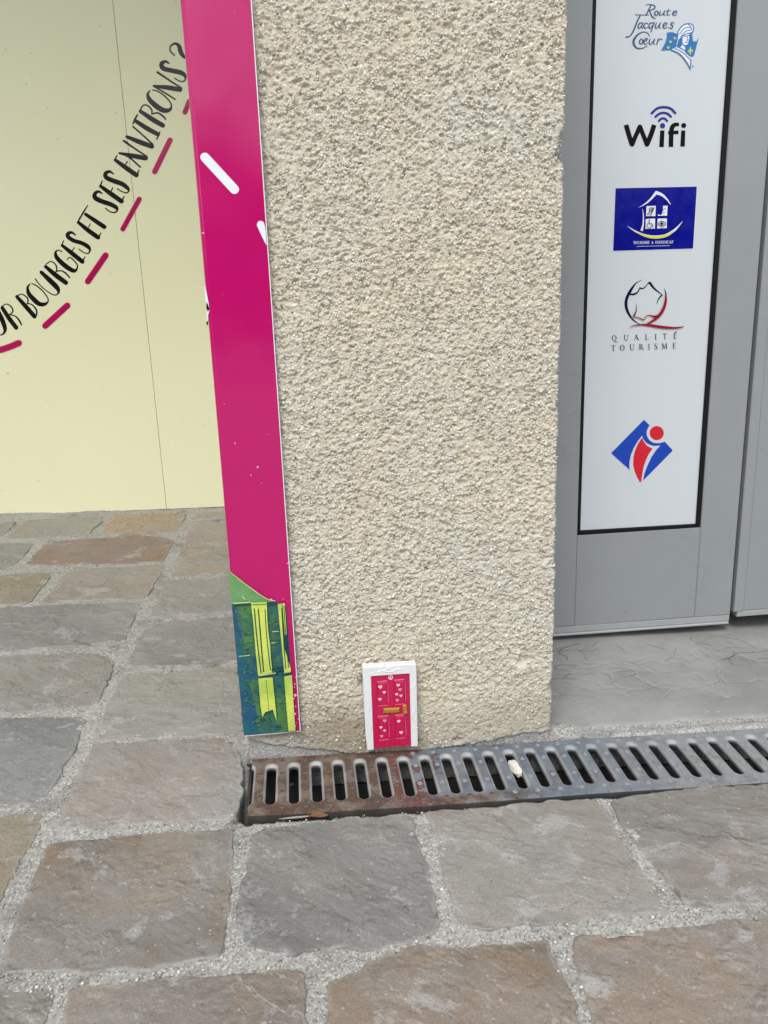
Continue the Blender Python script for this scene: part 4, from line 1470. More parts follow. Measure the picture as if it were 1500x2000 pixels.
Z1 = lambda X, Y: (X / 5.769, 420 + Y / 5.769)
Z2 = lambda X, Y: (180 + X / 5, 60 + Y / 5)
Z0 = lambda X, Y: (X / 2.5, Y / 2.5)
LETTERS = [
    (Z1, [[(-40, 1045, 40), (15, 1160, 52), (52, 1260, 48), (52, 1315, 30), (15, 1350, 14), (-40, 1335, 12), (-110, 1240, 14), (-150, 1160, 14)]]),
    (Z1, [[(25, 1045, 42), (100, 1160, 50), (182, 1268, 50)], [(20, 1030, 12), (70, 1003, 12), (125, 1030, 14), (145, 1080, 16), (125, 1110, 12), (105, 1118, 10)], [(108, 1120, 12), (170, 1138, 14), (215, 1185, 20), (243, 1240, 14)]]),
    (Z1, [[(190, 920, 38), (290, 1030, 50), (388, 1142, 50)], [(195, 905, 12), (250, 893, 12), (305, 930, 16), (315, 975, 16), (300, 1005, 10)], [(305, 995, 12), (360, 1010, 14), (405, 1060, 18), (414, 1110, 18), (400, 1150, 14)]]),
    (Z1, [[(340, 775, 12), (312, 812, 26), (325, 885, 46), (385, 955, 54), (440, 1000, 50), (500, 1005, 40), (540, 975, 16), (535, 930, 14), (480, 855, 14), (410, 795, 14), (360, 772, 12)]]),
    (Z1, [[(465, 645, 40), (560, 735, 56), (640, 815, 54), (660, 865, 30), (640, 895, 14), (600, 898, 12), (530, 858, 12), (450, 788, 12), (398, 720, 14)]]),
    (Z1, [[(513, 580, 38), (625, 675, 54), (742, 762, 52)], [(518, 555, 12), (570, 523, 12), (620, 550, 15), (640, 600, 16), (628, 645, 12)], [(640, 632, 12), (690, 628, 14), (740, 655, 18), (785, 705, 16)]]),
    (Z1, [[(695, 412, 14), (660, 395, 12), (626, 420, 26), (642, 482, 48), (720, 560, 54), (790, 610, 52), (840, 628, 42), (868, 600, 18), (870, 560, 14), (830, 510, 14), (785, 475, 12), (755, 505, 10)]]),
    (Z1, [[(700, 342, 34), (810, 430, 50), (928, 525, 50)], [(698, 340, 14), (715, 290, 12)], [(808, 412, 12), (835, 368, 12)], [(930, 520, 16), (956, 472, 12)]]),
    (Z1, [[(850, 225, 14), (810, 197, 28), (768, 208, 42), (768, 245, 46), (830, 288, 46), (920, 315, 46), (990, 355, 46), (1013, 395, 24), (995, 430, 14), (950, 425, 12), (890, 385, 14)]]),
    (Z1, [[(882, 82, 36), (990, 170, 50), (1105, 252, 50)], [(880, 76, 14), (900, 30, 14), (918, 8, 12)], [(998, 135, 12), (1016, 100, 12)], [(1110, 250, 16), (1137, 203, 12)]]),
    (Z0, [[(418, 1046, 16), (465, 1078, 21), (509, 1108, 22)], [(428, 1003, 5), (405, 1040, 8), (383, 1080, 5)]]),
    (Z2, [[(95, 1587, 14), (60, 1570, 26), (27, 1592, 38), (30, 1632, 46), (100, 1668, 46), (180, 1695, 44), (233, 1725, 38), (243, 1757, 18), (215, 1775, 14), (170, 1765, 12), (130, 1733, 12)]]),
    (Z2, [[(82, 1518, 32), (180, 1590, 46), (286, 1665, 46)], [(80, 1515, 14), (97, 1468, 12)], [(183, 1572, 12), (200, 1533, 12)], [(288, 1665, 14), (312, 1618, 12)]]),
    (Z2, [[(207, 1397, 14), (170, 1375, 26), (132, 1393, 40), (137, 1432, 44), (200, 1463, 46), (290, 1495, 46), (343, 1535, 38), (358, 1562, 18), (335, 1583, 13), (290, 1570, 12), (245, 1543, 12)]]),
    (Z2, [[(226, 1262, 32), (325, 1335, 46), (432, 1410, 46)], [(224, 1257, 14), (241, 1218, 12)], [(323, 1312, 12), (342, 1278, 12)], [(438, 1405, 16), (457, 1363, 12)]]),
    (Z2, [[(262, 1195, 16), (360, 1235, 18), (470, 1332, 16)], [(270, 1196, 22), (400, 1222, 46), (522, 1245, 46)], [(534, 1228, 16), (430, 1160, 17), (308, 1075, 22)]]),
    (Z2, [[(340, 1036, 32), (460, 1085, 48), (582, 1130, 46)], [(592, 1110, 16), (500, 1025, 16), (398, 935, 16)]]),
    (Z2, [[(426, 882, 38), (530, 950, 46), (642, 1012, 42)], [(442, 822, 16), (420, 860, 20), (398, 908, 14)], [(661, 987, 12), (648, 1020, 16), (630, 1062, 12)]]),
    (Z2, [[(472, 787, 36), (580, 860, 48), (690, 925, 46)], [(468, 775, 14), (500, 728, 14), (545, 733, 15), (582, 775, 16), (582, 818, 12)], [(583, 812, 14), (640, 803, 16), (690, 833, 18), (718, 865, 14)]]),
    (Z2, [[(565, 585, 12), (543, 617, 24), (560, 672, 44), (622, 732, 52), (690, 775, 50), (748, 776, 38), (773, 745, 18), (763, 700, 14), (710, 640, 14), (640, 592, 14), (590, 578, 12)]]),
    (Z2, [[(598, 540, 16), (690, 595, 17), (810, 670, 16)], [(602, 540, 24), (740, 556, 46), (858, 575, 46)], [(872, 560, 16), (760, 488, 18), (637, 405, 22)]]),
    (Z2, [[(750, 317, 14), (715, 300, 28), (678, 322, 42), (692, 366, 46), (770, 388, 46), (860, 408, 46), (903, 435, 36), (910, 472, 16), (888, 496, 14), (850, 490, 12), (805, 463, 12)]]),
    (Z2, [[(803, 240, 14), (765, 200, 14), (765, 152, 16), (810, 125, 24), (848, 150, 38), (862, 200, 44), (888, 245, 36), (930, 275, 20)]]),
]
for fn, strokes in LETTERS:
    pl = Print(Y_WIN, fn)
    for st_ in strokes:
        pl.stroke(st_)
    pl.build('letter', I_BLACK, win)
for fn, a in ((Z2, [(760, 1069, 50), (611, 1376, 50)]), (Z2, [(460, 1645, 46), (299, 1937, 46)]), (Z2, [(948, 690, 46), (906, 796, 46)]),
              (Z1, [(1190, 455, 66), (990, 747, 66)]), (Z1, [(758, 1020, 68), (510, 1248, 68)]), (Z1, [(212, 1443, 70), (90, 1492, 70), (-160, 1572, 70)])):
    pl = Print(Y_WIN, fn)
    pl.stroke([(p[0], p[1], p[2] + 9) for p in a])
    o = pl.build('dash_outline', I_PALE, win)
    pl.l = 0.0008
    pl.stroke(a)
    pl.build('dash', I_MAG, win)

# ------------------------------------------------------------------ grey glazed door
door = empty('glazed_door', (0.57, Y_DOOR, 0.02))
tag(door, 'grey metal door with a white panel of tourist logos, right of the beige wall pier', 'door')
DT = 2.72
KD = 1.33 / 1.37


class DMB(MB):
    # door measurements were taken for a plane at 1.37 m; the door stands at 1.33 m
    def prism(s, pts, y0, y1, c=0.0, mi=0):
        MB.prism(s, [(x * KD, H + (z - H) * KD) for x, z in pts], y0, y1, c, mi)


mb = DMB()
mb.box(0.33, 0.4985, Y_DOOR, Y_DOOR + 0.05, 0.0405, DT, 0.0006)
mb.build('stile', M_ALU, door)
mb = DMB()
mb.box(0.7395, 0.8120, Y_DOOR, Y_DOOR + 0.05, 0.0385, DT, 0.0012)
mb.build('stile', M_ALU, door)
mb = DMB()
mb.box(0.4990, 0.7390, Y_DOOR + 0.0004, Y_DOOR + 0.05, 0.0395, 0.2200, 0.0006)
mb.build('bottom_panel', M_ALU, door)
mb = DMB()
mb.prism([(0.33, 0.0275), (0.8115, 0.0255), (0.8115, 0.0378), (0.33, 0.0398)], Y_DOOR + 0.0005, Y_DOOR + 0.05, 0.0006)
mb.prism([(0.33, 0.0225), (0.8085, 0.0205), (0.8085, 0.0252), (0.33, 0.0272)], Y_DOOR - 0.004, Y_DOOR + 0.04, 0.0012)
mb.build('bottom_rail', M_ALU2, door)
mb = DMB()
mb.box(0.4990, 0.5050, Y_DOOR + 0.001, Y_DOOR + 0.03, 0.2205, DT, 0.001)
mb.box(0.7300, 0.7390, Y_DOOR + 0.001, Y_DOOR + 0.03, 0.2205, DT, 0.001)
mb.prism([(0.5050, 0.2205), (0.7300, 0.2205), (0.7300, 0.2275), (0.5050, 0.2290)], Y_DOOR + 0.001, Y_DOOR + 0.03, 0.001)
mb.build('gasket', M_GASKET, door)
YP = Y_DOOR + 0.004
mb = DMB()
mb.box(0.5045, 0.7305, YP, YP + 0.02, 0.2265, DT)
mb.build('white_panel', M_FILM, door)

leaf2 = empty('second_door', (1.1, Y_DOOR, 0.03))
tag(leaf2, 'plain grey metal door leaf past the dark gap beside the logo door', 'door')
mb = DMB()
mb.box(0.8185, 0.8385, Y_DOOR - 0.002, Y_DOOR + 0.05, 0.0440, DT, 0.0012)
mb.build('stile', M_ALU, leaf2)
mb = DMB()
mb.box(0.8400, 1.68, Y_DOOR + 0.002, Y_DOOR + 0.05, 0.0440, DT, 0.0008)
mb.build('panel', M_ALU, leaf2)
mb = DMB()
mb.box(0.8385, 0.8400, Y_DOOR + 0.003, Y_DOOR + 0.04, 0.0440, DT)
mb.build('groove_strip', M_GASKET, leaf2)
mb = DMB()
mb.box(0.8260, 1.68, Y_DOOR - 0.001, Y_DOOR + 0.05, 0.0330, 0.0435, 0.0008)
mb.build('bottom_rail', M_ALU2, leaf2)

# --- emblems on the white panel
D1 = lambda X, Y: (1150 + X / 4.286, Y / 4.286)
D2 = lambda X, Y: (1170 + X / 6.522, 340 + Y / 6.522)
D3 = lambda X, Y: (1170 + X / 6.522, 520 + Y / 6.522)
D4 = lambda X, Y: (1100 + X / 3.75, 780 + Y / 3.75)


def holder(name):
    # a part that carries its own printed pieces
    o_ = bpy.data.objects.new(name, None)
    o_.empty_display_size = 0.01
    COL.objects.link(o_)
    o_.parent = door
    o_.matrix_parent_inverse = door.matrix_world.inverted()
    o_.matrix_world = Matrix()
    return o_


def bp(pr_, name, mat, par):
    o_ = pr_.build(name, mat, None)
    o_.parent = par
    return o_


# 1: script lettering and portrait with flag
em = holder('route_emblem')
d = Print(YP, D1)
for a in ([(520, 45, 11), (480, 126, 11)], [(478, 40, 6), (520, 38, 8), (552, 50, 11), (548, 72, 11), (508, 88, 7)], [(508, 88, 8), (530, 138, 13), (558, 156, 6)],
          [(432, 125, 11), (405, 180, 12), (372, 262, 12), (342, 303, 9), (313, 310, 12)], [(390, 123, 6), (440, 125, 6), (500, 125, 6)],
          [(510, 302, 7), (492, 276, 7), (450, 268, 8), (402, 298, 15), (374, 350, 19), (397, 398, 14), (445, 405, 9), (490, 384, 6)],
          [(600, 92, 7), (594, 118, 10), (604, 129, 7), (628, 105, 6)], [(636, 92, 10), (626, 120, 10), (640, 127, 6)],
          [(668, 76, 7), (656, 114, 10), (662, 128, 7), (680, 120, 5)], [(648, 92, 5), (686, 90, 5)],
          [(705, 112, 6), (735, 102, 7), (732, 90, 7), (710, 98, 9), (703, 120, 10), (718, 129, 7), (738, 118, 5)],
          [(448, 190, 6), (425, 196, 10), (412, 222, 10), (424, 236, 8), (448, 206, 6)], [(455, 190, 8), (443, 225, 9), (456, 235, 5)],
          [(494, 196, 7), (474, 195, 8), (461, 220, 10), (474, 236, 7), (494, 226, 5)],
          [(540, 190, 6), (515, 194, 10), (502, 220, 10), (514, 236, 8), (540, 206, 6)], [(549, 186, 8), (522, 265, 9)],
          [(566, 190, 7), (557, 222, 10), (568, 236, 7), (590, 205, 5)], [(600, 190, 9), (589, 225, 9), (602, 235, 5)],
          [(624, 216, 6), (654, 202, 7), (650, 189, 7), (629, 198, 9), (622, 222, 10), (636, 236, 7), (656, 224, 5)],
          [(716, 193, 6), (696, 188, 8), (688, 202, 10), (704, 220, 10), (690, 237, 8), (668, 228, 6)],
          [(460, 347, 6), (490, 333, 7), (486, 320, 7), (466, 332, 9), (460, 355, 10), (474, 369, 7), (494, 356, 5)],
          [(514, 325, 7), (506, 356, 10), (518, 370, 7), (541, 340, 5)], [(552, 325, 9), (541, 360, 9), (554, 369, 5)],
          [(582, 325, 8), (570, 370, 9)], [(576, 345, 5), (595, 326, 7), (615, 328, 8)]):
    d.stroke(a)
d.stroke([(568, 90, 7), (552, 108, 10), (564, 129, 7), (584, 110, 10)], closed=True)
d.stroke([(440, 325, 7), (424, 346, 10), (434, 369, 7), (455, 346, 10)], closed=True)
bp(d, 'lettering', I_SLATE, em)
d.poly([(655, 272), (700, 268), (748, 288), (740, 340), (730, 390), (700, 415), (608, 420), (640, 360), (655, 310)])
d.poly([(838, 280), (866, 280), (872, 345), (900, 348), (921, 312), (880, 466), (850, 472), (808, 440), (800, 400), (835, 370)])
bp(d, 'flag', I_FLAG, em)
d.poly([(735, 392), (748, 320), (752, 262), (790, 212), (838, 196), (874, 212), (878, 250), (866, 276), (842, 284), (840, 340), (828, 372), (806, 384), (806, 440), (850, 478), (850, 575), (820, 520), (760, 450), (690, 415)])
bp(d, 'portrait_ground', I_WHITE, em)
d.poly([(752, 330), (786, 296), (784, 368), (772, 392), (738, 392), (745, 350)])
for a in ([(738, 330, 7), (750, 262, 8), (790, 212, 9), (838, 198, 9), (872, 212, 9), (877, 246, 9), (862, 272, 9), (806, 288, 8), (768, 322, 8), (738, 392, 8)],
          [(760, 285, 6), (800, 238, 7), (858, 228, 7)], [(770, 305, 6), (812, 262, 7), (862, 250, 7)], [(832, 200, 8), (850, 222, 8), (864, 244, 7)],
          [(788, 300, 8), (813, 303, 8)], [(824, 300, 8), (840, 297, 8)], [(822, 305, 5), (830, 334, 5), (820, 340, 5)], [(806, 355, 6), (828, 352, 6)], [(784, 365, 8), (800, 382, 10), (830, 372, 7), (841, 330, 6)],
          [(690, 415, 8), (760, 450, 8), (820, 520, 8), (850, 576, 8)], [(716, 402, 7), (790, 442, 7), (855, 505, 7)], [(740, 390, 7), (800, 422, 7), (852, 470, 7)], [(855, 505, 9), (850, 576, 9)], [(756, 392, 5), (800, 420, 5)]):
    d.stroke(a)
d.disc(872, 552, 6)
bp(d, 'portrait_line', I_FLAG, em)
for cx_, cy_ in ((720, 320), (684, 350), (665, 398)):
    d.poly([(cx_ + (17 if k % 2 == 0 else 7) * math.sin(k * math.pi / 5), cy_ - (17 if k % 2 == 0 else 7) * math.cos(k * math.pi / 5)) for k in range(10)])
d.stroke([(850, 398, 9), (850, 425, 14), (849, 456, 7)])
d.stroke([(832, 438, 6), (836, 420, 9), (850, 438, 6)])
d.stroke([(868, 436, 6), (864, 418, 9), (852, 438, 6)])
bp(d, 'star', I_STAR, em)

# 2: wifi
em = holder('wifi_emblem')
d = Print(YP, D1)
d.stroke([(312, 1045, 40), (336, 1130, 40), (362, 1210, 40)], cap=False)
d.stroke([(362, 1208, 40), (394, 1135, 36), (428, 1062, 40)])
d.stroke([(428, 1062, 40), (458, 1135, 36), (487, 1208, 40)])
d.stroke([(487, 1210, 40), (520, 1130, 40), (548, 1045, 40)], cap=False)
d.poly([(598, 1092), (634, 1092), (628, 1230), (590, 1230)])
d.stroke([(756, 1042, 26), (722, 1043, 32), (697, 1070, 38), (690, 1140, 38), (688, 1229, 38)], cap=False)
d.poly([(666, 1096), (752, 1092), (750, 1122), (664, 1124)])
d.poly([(774, 1092), (808, 1092), (804, 1226), (766, 1226)])
d.disc(795, 1050, 21)
bp(d, 'lettering', I_BLACKM, em)
d.stroke([(527, 948, 20), (572, 908, 20), (628, 897, 20), (684, 908, 20), (724, 946, 20)])
d.stroke([(559, 977, 19), (590, 952, 19), (624, 944, 19), (660, 952, 19), (688, 976, 19)])
d.stroke([(587, 1012, 18), (602, 996, 18), (622, 990, 18), (642, 996, 18), (656, 1012, 18)])
d.disc(618, 1052, 22)
bp(d, 'signal_arc', I_NAVY, em)

# 3: blue accessibility label
SERIF = {
    'A': (0.86, [[(0.08, 0, .06), (0.43, 1, .08)], [(0.40, 1, .14), (0.80, 0, .15)], [(0.22, .34, .06), (0.64, .34, .06)], [(0, .02, .05), (.2, .02, .05)], [(.66, .02, .05), (.94, .02, .05)]]),
    'C': (0.80, [[(.74, .80, .07), (.60, .96, .06), (.40, .98, .08), (.12, .72, .15), (.12, .30, .15), (.40, .02, .08), (.62, .04, .06), (.76, .2, .05)]]),
    'D': (0.86, [[(.14, 0, .14), (.14, 1, .14)], [(0, .98, .05), (.35, .98, .06), (.66, .78, .13), (.72, .5, .16), (.66, .22, .13), (.35, .02, .06), (0, .02, .05)]]),
    'E': (0.64, [[(.14, 0, .14), (.14, 1, .14)], [(0, .98, .05), (.56, .98, .06)], [(.56, .98, .05), (.56, .84, .05)], [(.14, .52, .06), (.46, .52, .06)], [(0, .02, .05), (.60, .02, .06)], [(.60, .02, .05), (.60, .18, .05)]]),
    'H': (0.88, [[(.14, 0, .14), (.14, 1, .14)], [(.72, 0, .14), (.72, 1, .14)], [(.14, .52, .06), (.72, .52, .06)], [(0, .98, .05), (.28, .98, .05)], [(0, .02, .05), (.28, .02, .05)], [(.58, .98, .05), (.86, .98, .05)], [(.58, .02, .05), (.86, .02, .05)]]),
    'I': (0.36, [[(.15, 0, .14), (.15, 1, .14)], [(0, .98, .05), (.3, .98, .05)], [(0, .02, .05), (.3, .02, .05)]]),
    'L': (0.62, [[(.14, 0, .14), (.14, 1, .14)], [(0, .98, .05), (.28, .98, .05)], [(0, .02, .06), (.58, .02, .06)], [(.58, .02, .05), (.58, .2, .05)]]),
    'M': (1.0, [[(.12, 0, .06), (.17, 1, .06)], [(.17, 1, .15), (.50, .05, .12)], [(.50, .05, .06), (.83, 1, .07)], [(.83, 1, .14), (.88, 0, .14)], [(0, .02, .05), (.24, .02, .05)], [(.74, .02, .05), (1, .02, .05)]]),
    'N': (0.9, [[(.14, 0, .06), (.14, 1, .06)], [(.12, 1, .15), (.76, 0, .15)], [(.76, 0, .06), (.76, 1, .06)], [(0, .02, .05), (.28, .02, .05)], [(.62, .98, .05), (.9, .98, .05)]]),
    'O': (0.92, [[(.44, .99, .06), (.14, .74, .13), (.10, .5, .16), (.14, .26, .13), (.44, .01, .06), (.74, .26, .13), (.78, .5, .16), (.74, .74, .13)]]),
    'P': (0.68, [[(.14, 0, .14), (.14, 1, .14)], [(0, .98, .05), (.36, .98, .06), (.56, .76, .14), (.36, .48, .06), (.14, .48, .05)], [(0, .02, .05), (.28, .02, .05)]]),
    'Q': (0.92, [[(.44, .99, .06), (.14, .74, .13), (.10, .5, .16), (.14, .26, .13), (.44, .01, .06), (.74, .26, .13), (.78, .5, .16), (.74, .74, .13)], [(.40, .02, .06), (.66, -.16, .13), (1.1, -.24, .05)]]),
    'R': (0.80, [[(.14, 0, .14), (.14, 1, .14)], [(0, .98, .05), (.36, .98, .06), (.56, .76, .14), (.36, .50, .06), (.14, .50, .05)], [(.34, .50, .10), (.58, .2, .15), (.84, .0, .06)], [(0, .02, .05), (.28, .02, .05)]]),
    'S': (0.58, [[(.48, .78, .05), (.42, .95, .06), (.24, .98, .07), (.07, .80, .11), (.20, .58, .14), (.42, .38, .15), (.48, .18, .10), (.28, .02, .07), (.06, .06, .06), (.02, .24, .05)]]),
    'T': (0.78, [[(.38, 0, .14), (.38, 1, .14)], [(.02, .98, .06), (.74, .98, .06)], [(.02, .98, .05), (.02, .82, .05)], [(.74, .98, .05), (.74, .82, .05)], [(.24, .02, .05), (.52, .02, .05)]]),
    'U': (0.86, [[(.14, 1, .14), (.14, .3, .14), (.40, .01, .08), (.68, .3, .06), (.68, 1, .06)], [(0, .98, .05), (.28, .98, .05)], [(.54, .98, .05), (.82, .98, .05)]]),
    '&': (0.95, [[(.86, .52, .05), (.66, .18, .08), (.34, .02, .10), (.10, .22, .13), (.22, .48, .10), (.46, .68, .09), (.44, .92, .08), (.28, .96, .08), (.22, .76, .11), (.46, .38, .14), (.86, .02, .08)]]),
}


def serif(d_, ch, x, y, h, sx=1.0, boldness=1.0, dy=0.0):
    """letter with its left at x, baseline y, height h (drawing units, y down); dy: rise per unit x"""
    adv, sts = SERIF[ch]
    for s_ in sts:
        pts = [(x + p[0] * h * sx, y - p[1] * h - dy * p[0] * h * sx, p[2] * h * boldness) for p in s_]
        closed = len(s_) == 8 and ch in 'OQ'
        straight = len(s_) == 2
        d_.stroke(pts, smooth=True, cap=False, closed=closed)


em = holder('accessibility_emblem')
d = Print(YP, D2)
d.poly([(205, 176), (1252, 153), (1204, 956), (172, 986)])
bp(d, 'pale_border', I_WHITE, em)
d.poly([(210, 180), (1247, 158), (1198, 950), (178, 980)])
bp(d, 'blue_ground', I_ROYAL, em)
d.poly([(495, 430), (550, 398), (605, 355), (660, 300), (722, 215), (735, 215), (785, 235), (830, 265), (880, 325), (916, 388), (906, 386), (865, 335), (820, 295), (780, 272), (735, 260), (726, 265), (680, 315), (622, 366), (560, 404)])
d.stroke([(553, 440, 2), (562, 500, 9), (565, 580, 13), (560, 650, 18), (543, 722, 30)], cap=False)
d.stroke([(360, 662, 2), (480, 738, 20), (600, 787, 34), (715, 803, 42), (850, 783, 38), (970, 706, 26), (1066, 600, 3)], cap=False)
for q in ([(605, 408), (722, 404), (718, 535), (598, 535)], [(596, 572), (714, 566), (712, 694), (590, 697)], [(746, 568), (864, 564), (862, 688), (740, 692)],
          [(818, 404), (873, 402), (866, 530), (750, 530), (750, 512), (772, 520), (796, 522), (800, 500), (814, 490), (806, 474), (822, 462), (812, 440)]):
    d.poly(q)
for ch, x in zip('TOURISME', (436, 460, 493, 526, 555, 569, 588, 626)):
    serif(d, ch, x, 892 - 0.02 * (x - 436), 36, 0.86, 1.05, 0.02)
serif(d, '&', 670, 888, 34, 0.8, 1.05, .02)
for ch, x in zip('HANDICAP', (718, 750, 783, 818, 851, 864, 892, 926)):
    serif(d, ch, x, 887 - 0.02 * (x - 718), 36, 0.86, 1.05, 0.02)
d.stroke([(480, 922, 4), (900, 911, 4)], cap=False)
bp(d, 'white_print', I_WHITE, em)
d.stroke([(470, 737, 8), (600, 790, 26), (715, 806, 32), (850, 787, 29), (950, 728, 12)], cap=False)
bp(d, 'yellow_smile', I_YEL, em)
d.stroke([(640, 470, 9), (648, 438, 10), (676, 430, 10), (690, 455, 10), (672, 488, 10), (660, 518, 9), (640, 515, 7)])
d.stroke([(614, 515, 8), (706, 424, 8)])
d.stroke([(658, 470, 6), (668, 455, 6), (672, 470, 6)])
d.disc(640, 586, 8)
d.stroke([(640, 600, 9), (643, 632, 9), (672, 634, 9), (690, 670, 9)])
d.stroke([(630, 622, 7), (610, 650, 7), (625, 682, 7), (655, 682, 7), (670, 660, 7)])
d.stroke([(752, 634, 8), (778, 610, 8), (805, 603, 8), (832, 612, 8), (850, 632, 8), (830, 655, 8), (802, 663, 8), (775, 654, 8)], closed=True)
d.disc(797, 632, 17)
d.stroke([(798, 585, 5), (796, 675, 5)])
d.stroke([(826, 438, 6), (846, 434, 6)])
d.stroke([(815, 492, 4), (840, 488, 4)])
d.stroke([(818, 618, 5), (822, 650, 5)])
bp(d, 'icon', I_DKNAVY, em)

# 4: quality mark
em = holder('quality_emblem')
d = Print(YP, D3)
for a in ([(552, 172, 2), (470, 218, 14), (402, 310, 34), (350, 420, 38), (347, 520, 38), (382, 612, 30), (442, 690, 18), (525, 742, 5)],
          [(388, 355, 20), (440, 358, 25), (490, 332, 18), (512, 295, 12), (516, 280, 10)], [(514, 276, 22), (560, 283, 15), (598, 252, 11), (626, 212, 9)],
          [(628, 215, 22), (650, 216, 30), (700, 280, 24), (800, 362, 9)], [(806, 364, 18), (762, 412, 16), (732, 486, 3)],
          [(474, 472, 3), (474, 560, 12), (466, 590, 16)], [(826, 275, 2), (848, 330, 14), (852, 368, 20)]):
    d.stroke(a, cap=False)
x0 = (162, 318, 445, 588, 712, 812, 950)
for ch, x, y in zip('QUALITE', x0, (952, 948, 944, 938, 936, 930, 924)):
    serif(d, ch, x, y, 72, 0.98, 0.95, 0.04)
d.stroke([(966, 848, 6), (986, 830, 12)], cap=False)
for ch, x, y in zip('TOURISME', (156, 265, 392, 512, 626, 706, 798, 940), (1080, 1074, 1068, 1064, 1061, 1057, 1052, 1047)):
    serif(d, ch, x, y, 72, 0.98, 0.95, 0.04)
bp(d, 'dark_print', I_DKNAVY, em)
for a in ([(852, 366, 20), (850, 440, 31), (822, 540, 38), (762, 632, 38), (690, 692, 30), (608, 736, 14)], [(468, 580, 14), (455, 612, 20), (440, 644, 26)],
          [(440, 645, 12), (500, 656, 12), (570, 686, 16)], [(572, 684, 10), (600, 640, 9), (640, 625, 12), (700, 640, 24), (760, 632, 34)],
          [(380, 780, 2), (450, 755, 13), (540, 745, 20), (640, 750, 32), (800, 775, 36), (950, 785, 26), (1040, 778, 16), (1092, 762, 2)]):
    d.stroke(a, cap=False)
bp(d, 'red_print', I_RED, em)

# 5: blue and red information mark
em = holder('information_emblem')
d = Print(YP, D4)
d.poly([(588, 154), (594, 152), (600, 156), (798, 368), (801, 374), (798, 379), (600, 580), (580, 600), (356, 399), (353, 394), (356, 389)])
bp(d, 'blue_diamond', I_LBLUE, em)
d.disc(685, 247, 74, n=40)
d.poly([(578, 266), (586, 290), (606, 318), (640, 336), (668, 342), (712, 338), (680, 372), (645, 425), (615, 490), (594, 545), (586, 590), (590, 640), (520, 640), (500, 590), (492, 542), (485, 500), (485, 460), (495, 410), (515, 360), (545, 308)])
d.poly([(752, 308), (760, 250), (700, 170), (640, 190), (640, 240), (700, 322)])
bp(d, 'white_shape', M_FILM, em)
d.disc(685, 247, 52, n=36)
d.poly([(579, 278), (590, 308), (612, 338), (655, 362), (630, 395), (606, 445), (590, 490), (580, 545), (573, 600), (568, 607), (560, 607), (540, 570), (522, 525), (512, 480), (514, 425), (524, 380), (545, 330)])
bp(d, 'red_figure', I_LRED, em)

# ------------------------------------------------------------------ miniature fairy door
YF = 0.9900
FX = lambda X, Y: (680 + X / 8.824, 1280 + Y / 8.824)


def fq(pts, Y=YF):
    return [(p[0], p[2]) for p in (P(*FX(x, y), Y) for x, y in pts)]


fb = P(*FX(760, 1590), YF)
fairy = empty('fairy_door', (fb[0], YF, fb[2]))
tag(fairy, 'tiny bright pink fairy door in a white frame, leaning at the foot of the beige wall', 'miniature door')
mb = MB()
mb.prism(fq([(245, 195), (300, 186), (345, 196), (420, 178), (520, 186), (620, 160), (640, 176), (760, 160), (900, 152), (1020, 146), (1165, 142), (1175, 250), (1182, 700), (1198, 1558), (1085, 1560), (1066, 700), (1058, 305), (390, 352), (412, 900), (440, 1612), (332, 1630), (305, 1420), (290, 1100), (268, 700), (255, 400)]), YF - 0.0022, YF + 0.010, 0.0007)
frame = mb.build('frame', M_FRAMEW, fairy)
fr = Print(YF - 0.0021, FX, 0.0002)


def relief(name, strokes, mat, par, Y, fn, hgt=0.0008):
    """raised half-round bead following strokes"""
    V, Fc = [], []
    for s_ in strokes:
        q = spline(s_, sub=5)
        xy, w = q[:, :2], q[:, 2] / 2
        dd = np.gradient(xy, axis=0)
        dd /= np.linalg.norm(dd, axis=1)[:, None] + 1e-9
        nr = np.stack([-dd[:, 1], dd[:, 0]], 1)
        b = len(V)
        for i in range(len(q)):
            for k, hh in ((-1, 0.0), (-0.6, 0.75), (0, 1.0), (0.6, 0.75), (1, 0.0)):
                c_ = xy[i] + nr[i] * w[i] * k
                V.append(P(*fn(*c_), Y - hgt * hh))
        for i in range(len(q) - 1):
            for k in range(4):
                Fc.append((b + i * 5 + k, b + (i + 1) * 5 + k, b + (i + 1) * 5 + k + 1, b + i * 5 + k + 1))
    me = mesh_obj(name, V, Fc, mat, par, True)
    return me


YQ = YF - 0.0022
relief('scroll', [[(510, 292, 6), (580, 272, 20), (660, 284, 26), (700, 292, 14)], [(700, 296, 14), (672, 250, 20), (700, 226, 20), (736, 236, 20), (742, 270, 18), (716, 290, 16)],
                  [(720, 292, 14), (790, 272, 24), (860, 242, 20), (950, 250, 6)]], M_FRAMEW, frame, YQ, FX)
relief('scroll', [[(372, 860, 6), (350, 990, 22), (338, 1080, 24), (372, 1180, 24), (388, 1240, 22), (362, 1302, 6)]], M_FRAMEW, frame, YQ, FX)
relief('scroll', [[(1118, 800, 6), (1160, 900, 22), (1128, 1000, 22), (1116, 1060, 22), (1148, 1130, 20), (1156, 1170, 6)]], M_FRAMEW, frame, YQ, FX)
relief('scroll', [[(1172, 440, 6), (1158, 500, 18), (1130, 545, 18), (1100, 560, 6)]], M_FRAMEW, frame, YQ, FX)

mb = MB()
mb.prism(fq([(388, 350), (1060, 303), (1068, 700), (1086, 1545), (1066, 1552), (800, 1566), (600, 1590), (470, 1602), (436, 1600), (410, 900)]), YF - 0.0002, YF + 0.009)
leafp = mb.build('door_leaf', M_PINK, fairy)


def child(mb_, name, mat, par):
    o_ = mb_.build(name, mat, None)
    o_.parent = par
    return o_


